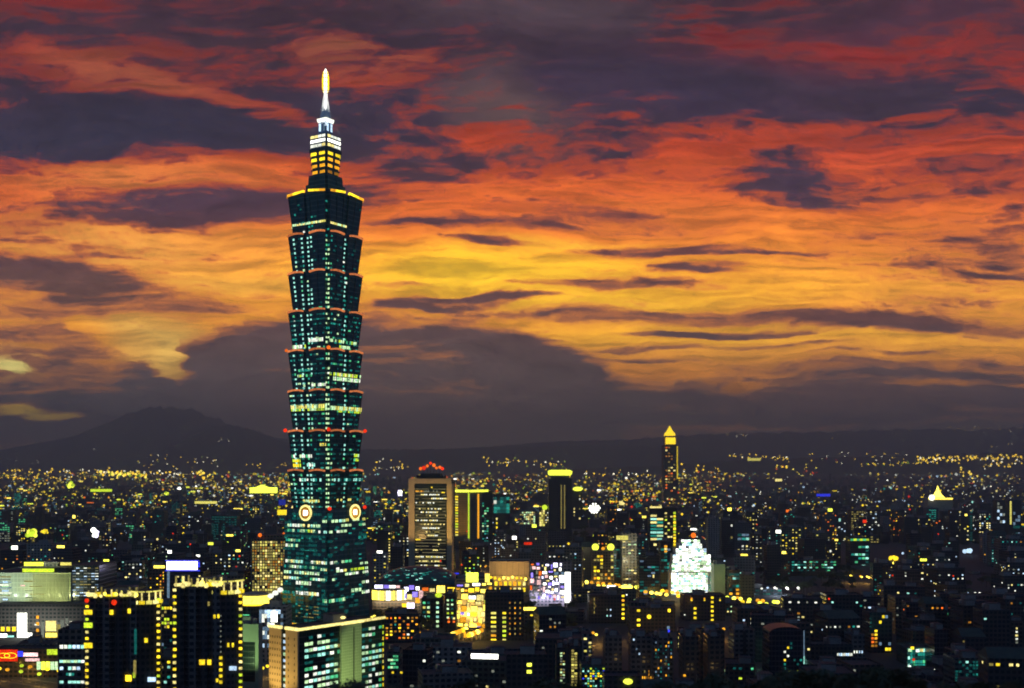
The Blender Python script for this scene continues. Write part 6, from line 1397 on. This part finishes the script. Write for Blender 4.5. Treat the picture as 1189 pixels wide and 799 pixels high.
MINI = [(452, 728, 'added yellow street lamp in the lane before the teal vaulted mall', 'lamps before the mall'), (690, 748, 'added amber street lamp in the lane left of the plain grey slab', 'lamps left of the grey slab'), (905, 690, 'white street lamp below the broken teal rows', 'lamps below the teal rows'), (1060, 712, 'added amber street lamp right of the amber window block', 'lamps right of the amber windows'), (1140, 700, 'white street lamp below the green lined block', 'lamps below the green lined block'), (960, 730, 'added amber street lamp behind the rounded top block', 'lamps behind the rounded top block'), (640, 722, 'added yellow street lamp below the cinema screens', 'lamps below the cinema'), (1000, 678, 'added yellow street lamp below the lime topped block', 'lamps below the lime topped block'), (830, 742, 'added amber street lamp behind the two blank slabs', 'lamps behind the blank slabs'), (560, 664, 'added gold street lamp behind the orange lit cube', 'lamps behind the orange cube'), (470, 745, 'added yellow street lamp right of the corner office roof', 'lamps right of the corner office'), (600, 690, 'added gold street lamp between the cube and the cinema', 'lamps between cube and cinema')]
for (px, py, lab, grp) in MINI:  # lamp rows added to spill light onto the nearby fronts
    a = gpt(px - 22, py - rl.uniform(-2, 3)); c_ = gpt(px + 24, py + rl.uniform(-2, 3)); w_ = 'white' in lab
    FOOT_ = FOOT; street(lab, grp, [a, c_], 13, ['hot', 'white', 'ice'] if w_ else ['hotyellow', 'gold', 'amber', 'hotyellow'], 1.5, 9000, 5, (220, 235, 255) if w_ else (255, 190, 90), .4)

# ------------------------------------------------------------------ the rest of the basin: beyond counting
fb = MB(); fl = MB(); rf_ = random.Random(55)
WM = [M[k] for k in ('charcoal', 'brown', 'grey', 'navy', 'greenish', 'pale')]
def farkey(px):
    if px < 480: return pick(rf_, ('yellow', 5), ('gold', 2.5), ('cream', 2.4), ('amber', 1.4), ('white', 2), ('ice', 1.4), ('teal', 1.2), ('lime', 1), ('orange', .5), ('red', .25), ('cyan', .8))
    if px < 830: return pick(rf_, ('yellow', 5), ('gold', 3), ('cream', 2), ('amber', 2), ('white', 1.6), ('ice', .7), ('teal', .7), ('lime', 1), ('orange', .8), ('red', .3))
    return pick(rf_, ('yellow', 2.6), ('gold', 1.5), ('cream', 2), ('amber', 1.2), ('white', 4), ('ice', 1.8), ('teal', .9), ('orange', .6), ('red', .25), ('cyan', .6))
import mathutils
def patch(px, Y):
    v = mathutils.noise.noise(Vector((px / 62., math.log(Y) * 5.2, 3.3))) + .6 * mathutils.noise.noise(Vector((px / 24., math.log(Y) * 13, 9.1)))
    return max(.04, min(1., .42 + v * 1.15)) * (1. if px < 830 else .45)
n_ = 0
while n_ < 4200:
    Y = 2300 + 8200 * rf_.random() ** 1.25; px = rf_.uniform(-40, 1230); x = xat(px, Y)
    if any((x - f[0]) ** 2 + (Y - f[1]) ** 2 < (f[2] + 16) ** 2 for f in FOOT): continue
    if 575 < px < 712 and 2150 < Y < 2960: continue
    n_ += 1
    w, d, h = rf_.uniform(12, 34), rf_.uniform(12, 26), rf_.uniform(10, 36) * (1.7 if rf_.random() < .06 else 1)
    lims = [q[3] for q in RESERVED if q[4] > Y and q[0] < px + 12 and q[1] > px - 12]
    if lims: h = min(h, max(5, EYE - (max(lims) - HY) * Y / F))
    z = gz(x, Y)
    fb.box(x - w / 2, Y, z - 1, x + w / 2, Y + d, z + h, rf_.choice(WM), M['roof'])
    if rf_.random() < .5: fb.box(x - w * .2, Y + d * .2, z + h + .01, x + w * .1, Y + d * .7, z + h + 4, M['concrete'])
    s = Y / F
    pt_ = patch(px, Y)
    for _ in range(rf_.choice([0, 1, 1, 2, 2, 3, 4, 6, 8])):
        if rf_.random() > pt_: continue
        k = farkey(px); ww, hh = min(w * .9, s * rf_.uniform(.6, 2.2)), min(h * .5, s * rf_.uniform(.5, 1.1))
        u, v = rf_.uniform(-.5, .5) * (w - ww), rf_.uniform(hh / 2 + h * .25, h - hh / 2)
        if k in ('teal', 'cyan', 'ice') and rf_.random() < .6: ww *= .8; k = {'teal': 'dimteal', 'cyan': 'teal', 'ice': 'dimice'}[k]
        fb.poly([(x + u - ww / 2, Y - .15, z + v - hh / 2), (x + u + ww / 2, Y - .15, z + v - hh / 2), (x + u + ww / 2, Y - .15, z + v + hh / 2), (x + u - ww / 2, Y - .15, z + v + hh / 2)], glow(k))
    if rf_.random() < (.34 if px < 480 else .09) and Y < 6500:      # whole dim fronts: glowing quads stand in for the pale light on walls
        k = rf_.choice(['dimice', 'dimteal', 'dimwhite', 'teal', 'dimcream', 'dimteal', 'green'])
        for j in range(max(2, int(h / 5))):
            for i in range(max(1, int(w / 6))):
                if rf_.random() < .7: fb.poly([(x - w / 2 + 1 + i * 6, Y - .1, z + 3 + j * 5), (x - w / 2 + 5.4 + i * 6, Y - .1, z + 3 + j * 5), (x - w / 2 + 5.4 + i * 6, Y - .1, z + 5.6 + j * 5), (x - w / 2 + 1 + i * 6, Y - .1, z + 5.6 + j * 5)], glow(k))
    if rf_.random() < .16 * pt_ and not lims:
        k = pick(rf_, ('hotyellow', 4), ('hotlime', 1.6), ('hot', 1.5), ('orange', 1), ('gold', 3), ('ice', .8), ('red', .3)) if px < 850 else pick(rf_, ('gold', 2), ('hot', 1), ('ice', 1), ('orange', .7), ('yellow', 2))
        fb.box(x - w * .4, Y + .1, z + h, x + w * .4, Y + .6, z + h + s * rf_.uniform(.7, 1.8), glow(k))
for _ in range(260):      # the town goes on to both sides of the view
    Y = rf_.uniform(700, 2600); px = rf_.choice([rf_.uniform(-330, -22), rf_.uniform(1212, 1520)]); x = xat(px, Y); w, d, h = rf_.uniform(14, 30), rf_.uniform(12, 24), rf_.uniform(14, 46)
    if any((x - f[0]) ** 2 + (Y - f[1]) ** 2 < (f[2] + 18) ** 2 for f in FOOT): continue
    FOOT.append((x, Y, 14)); fb.box(x - w / 2, Y, -1, x + w / 2, Y + d, h, rf_.choice(WM), M['roof'])
    for _ in range(rf_.randrange(3, 14)):
        u, v = rf_.uniform(-.45, .45) * w, rf_.uniform(4, h - 3); fb.poly([(x + u - 1, Y - .1, v - .8), (x + u + 1, Y - .1, v - .8), (x + u + 1, Y - .1, v + .8), (x + u - 1, Y - .1, v + .8)], glow(farkey(px)))
tag(fb.build('distant_city'), kind='stuff')
# street and flood lights scattered between the far blocks, thickening toward the horizon
for _ in range(4800):
    Y = 2600 + 9600 * rf_.random() ** .7; px = rf_.uniform(-30, 1220); x = xat(px, Y); s = Y / F
    if any((x - f[0]) ** 2 + (Y - f[1]) ** 2 < (f[2] + 4) ** 2 for f in FOOT): continue
    if rf_.random() > patch(px, Y): continue
    fl.octa((x, Y, gz(x, Y) + rf_.uniform(12, 40)), s * rf_.choice([.32, .4, .45, .55, .8, 1.5]), glow(farkey(px)))
for _ in range(1500):
    Y = rf_.uniform(1700, 5200); px = rf_.uniform(-30, 1220); x = xat(px, Y); s = Y / F
    if rf_.random() > patch(px, Y) * 1.2 or (575 < px < 712 and 2150 < Y < 2960) or any((x - f[0]) ** 2 + (Y - f[1]) ** 2 < (f[2] + 3) ** 2 for f in FOOT): continue
    fl.octa((x, Y, rf_.uniform(9, 34)), s * rf_.choice([.4, .5, .6, .8, 1.1, 1.6]), glow(farkey(px)))
def string(pa, ya, pb, yb, Y, n, keys, r0, r1, jy=1.2, zlift=0):
    """a lit road or row of lamps climbing the far foothills"""
    n = int(n * (.62 if Y > 8500 else 1))
    for k in range(n):
        t = rf_.random() if Y > 8500 else (k + rf_.random()) / n; px, py = pa + (pb - pa) * t, ya + (yb - ya) * t + rf_.gauss(0, jy * 1.4); YY = Y + rf_.uniform(-300, 300)
        fl.octa((xat(px, YY), YY, zat(py, YY)), YY / F * rf_.uniform(r0, r1), glow({'gold': 'farsodium', 'yellow': 'farsodium', 'amber': 'farsodium', 'cream': 'farwhite', 'white': 'farwhite', 'ice': 'farwhite'}.get(q_ := rf_.choice(keys), q_) if YY > 8500 else rf_.choice(keys)))
YK = ['gold', 'yellow', 'amber', 'gold', 'cream']
string(0, 547, 180, 549, 11800, 130, YK, .5, 1.2); string(0, 554, 120, 556, 9800, 50, ['amber', 'gold', 'yellow'], .5, 1.2); string(112, 549, 172, 553, 9400, 70, ['hotyellow', 'gold', 'hotyellow', 'lime'], .9, 2.0, 1.5); string(180, 549, 250, 551, 10400, 36, YK, .6, 1.3); string(228, 549, 248, 556, 9300, 24, ['gold', 'hotyellow'], .8, 1.6, 1.5); string(285, 540, 335, 540, 12500, 18, ['amber', 'gold'], .5, 1.0, 1.); string(160, 536, 260, 538, 12600, 60, YK + ['lime', 'white', 'ice'], .3, .8, 4.); string(430, 543, 475, 545, 12000, 30, ['amber', 'yellow', 'cream'], .4, .9); string(430, 535, 470, 538, 12600, 16, YK, .5, 1.1, 2.)
string(560, 536, 660, 540, 12600, 80, YK + ['lime'], .5, 1.2, 1.8); string(650, 548, 760, 552, 10800, 50, YK, .5, 1.3, 2.); string(790, 545, 835, 548, 10500, 26, YK + ['orange'], .6, 1.5, 3.); string(840, 529, 915, 532, 12600, 50, YK, .4, 1.0, 1.); string(900, 541, 950, 549, 11500, 40, ['gold', 'amber', 'orange', 'red', 'hotyellow'], .5, 1.5, 2.); string(1000, 540, 1070, 537, 12600, 60, ['lime', 'yellow', 'gold'], .4, 1.0, .8); string(1065, 534, 1189, 531, 13400, 170, YK + ['hotyellow', 'amber'], .6, 1.5, 1.6); string(1110, 545, 1135, 556, 9500, 26, ['gold', 'hotyellow'], .5, 1.3, 2.5); string(1140, 540, 1189, 537, 12600, 40, YK, .5, 1.2, 1.5); string(895, 533, 1060, 530, 13200, 60, YK + ['white', 'ice', 'red'], .3, .8, 3.); string(1150, 520, 1189, 522, 22500, 10, ['gold', 'cream'], .4, .8, 3.)
for k in range(34):
    px, py = rf_.uniform(0, 1189), 553 + 70 * rf_.random() ** 1.7; L = rf_.uniform(25, 110) * (1 if px < 830 else .6); Y = EYE * F / (py - HY + 4)
    if any(q[0] < px + L and q[1] > px and q[2] < py < q[3] + 4 and Y < q[4] for q in RESERVED): continue
    string(px, py, px + L, py + rf_.uniform(-2, 3), Y, int(L / 3.2), rf_.choice([YK, ['gold', 'amber', 'yellow'], ['cream', 'white', 'ice'], ['hotyellow', 'gold', 'lime']]), .4, 1.0, .5)
string(843, 504, 868, 505, 24300, 14, ['gold', 'white', 'cream'], .35, .8, .8); string(1000, 500, 1189, 498, 24600, 36, ['gold', 'yellow', 'cream'], .3, .75, 1.4); string(920, 508, 1060, 510, 23600, 10, ['cream', 'gold', 'white'], .3, .6, 4.); string(243, 509, 268, 512, 19300, 10, ['white', 'cream', 'gold'], .3, .7, .8); string(90, 521, 125, 521, 22800, 10, ['white', 'cream', 'ice'], .25, .55, 1.5); string(130, 531, 150, 533, 21800, 8, ['gold', 'lime'], .4, .8, 1.); string(700, 522, 730, 520, 22300, 8, ['white', 'gold'], .3, .6, 1.); string(0, 536, 60, 535, 21200, 16, ['cream', 'white'], .25, .6, 2.)
tag(fl.build('distant_lights'), kind='stuff')
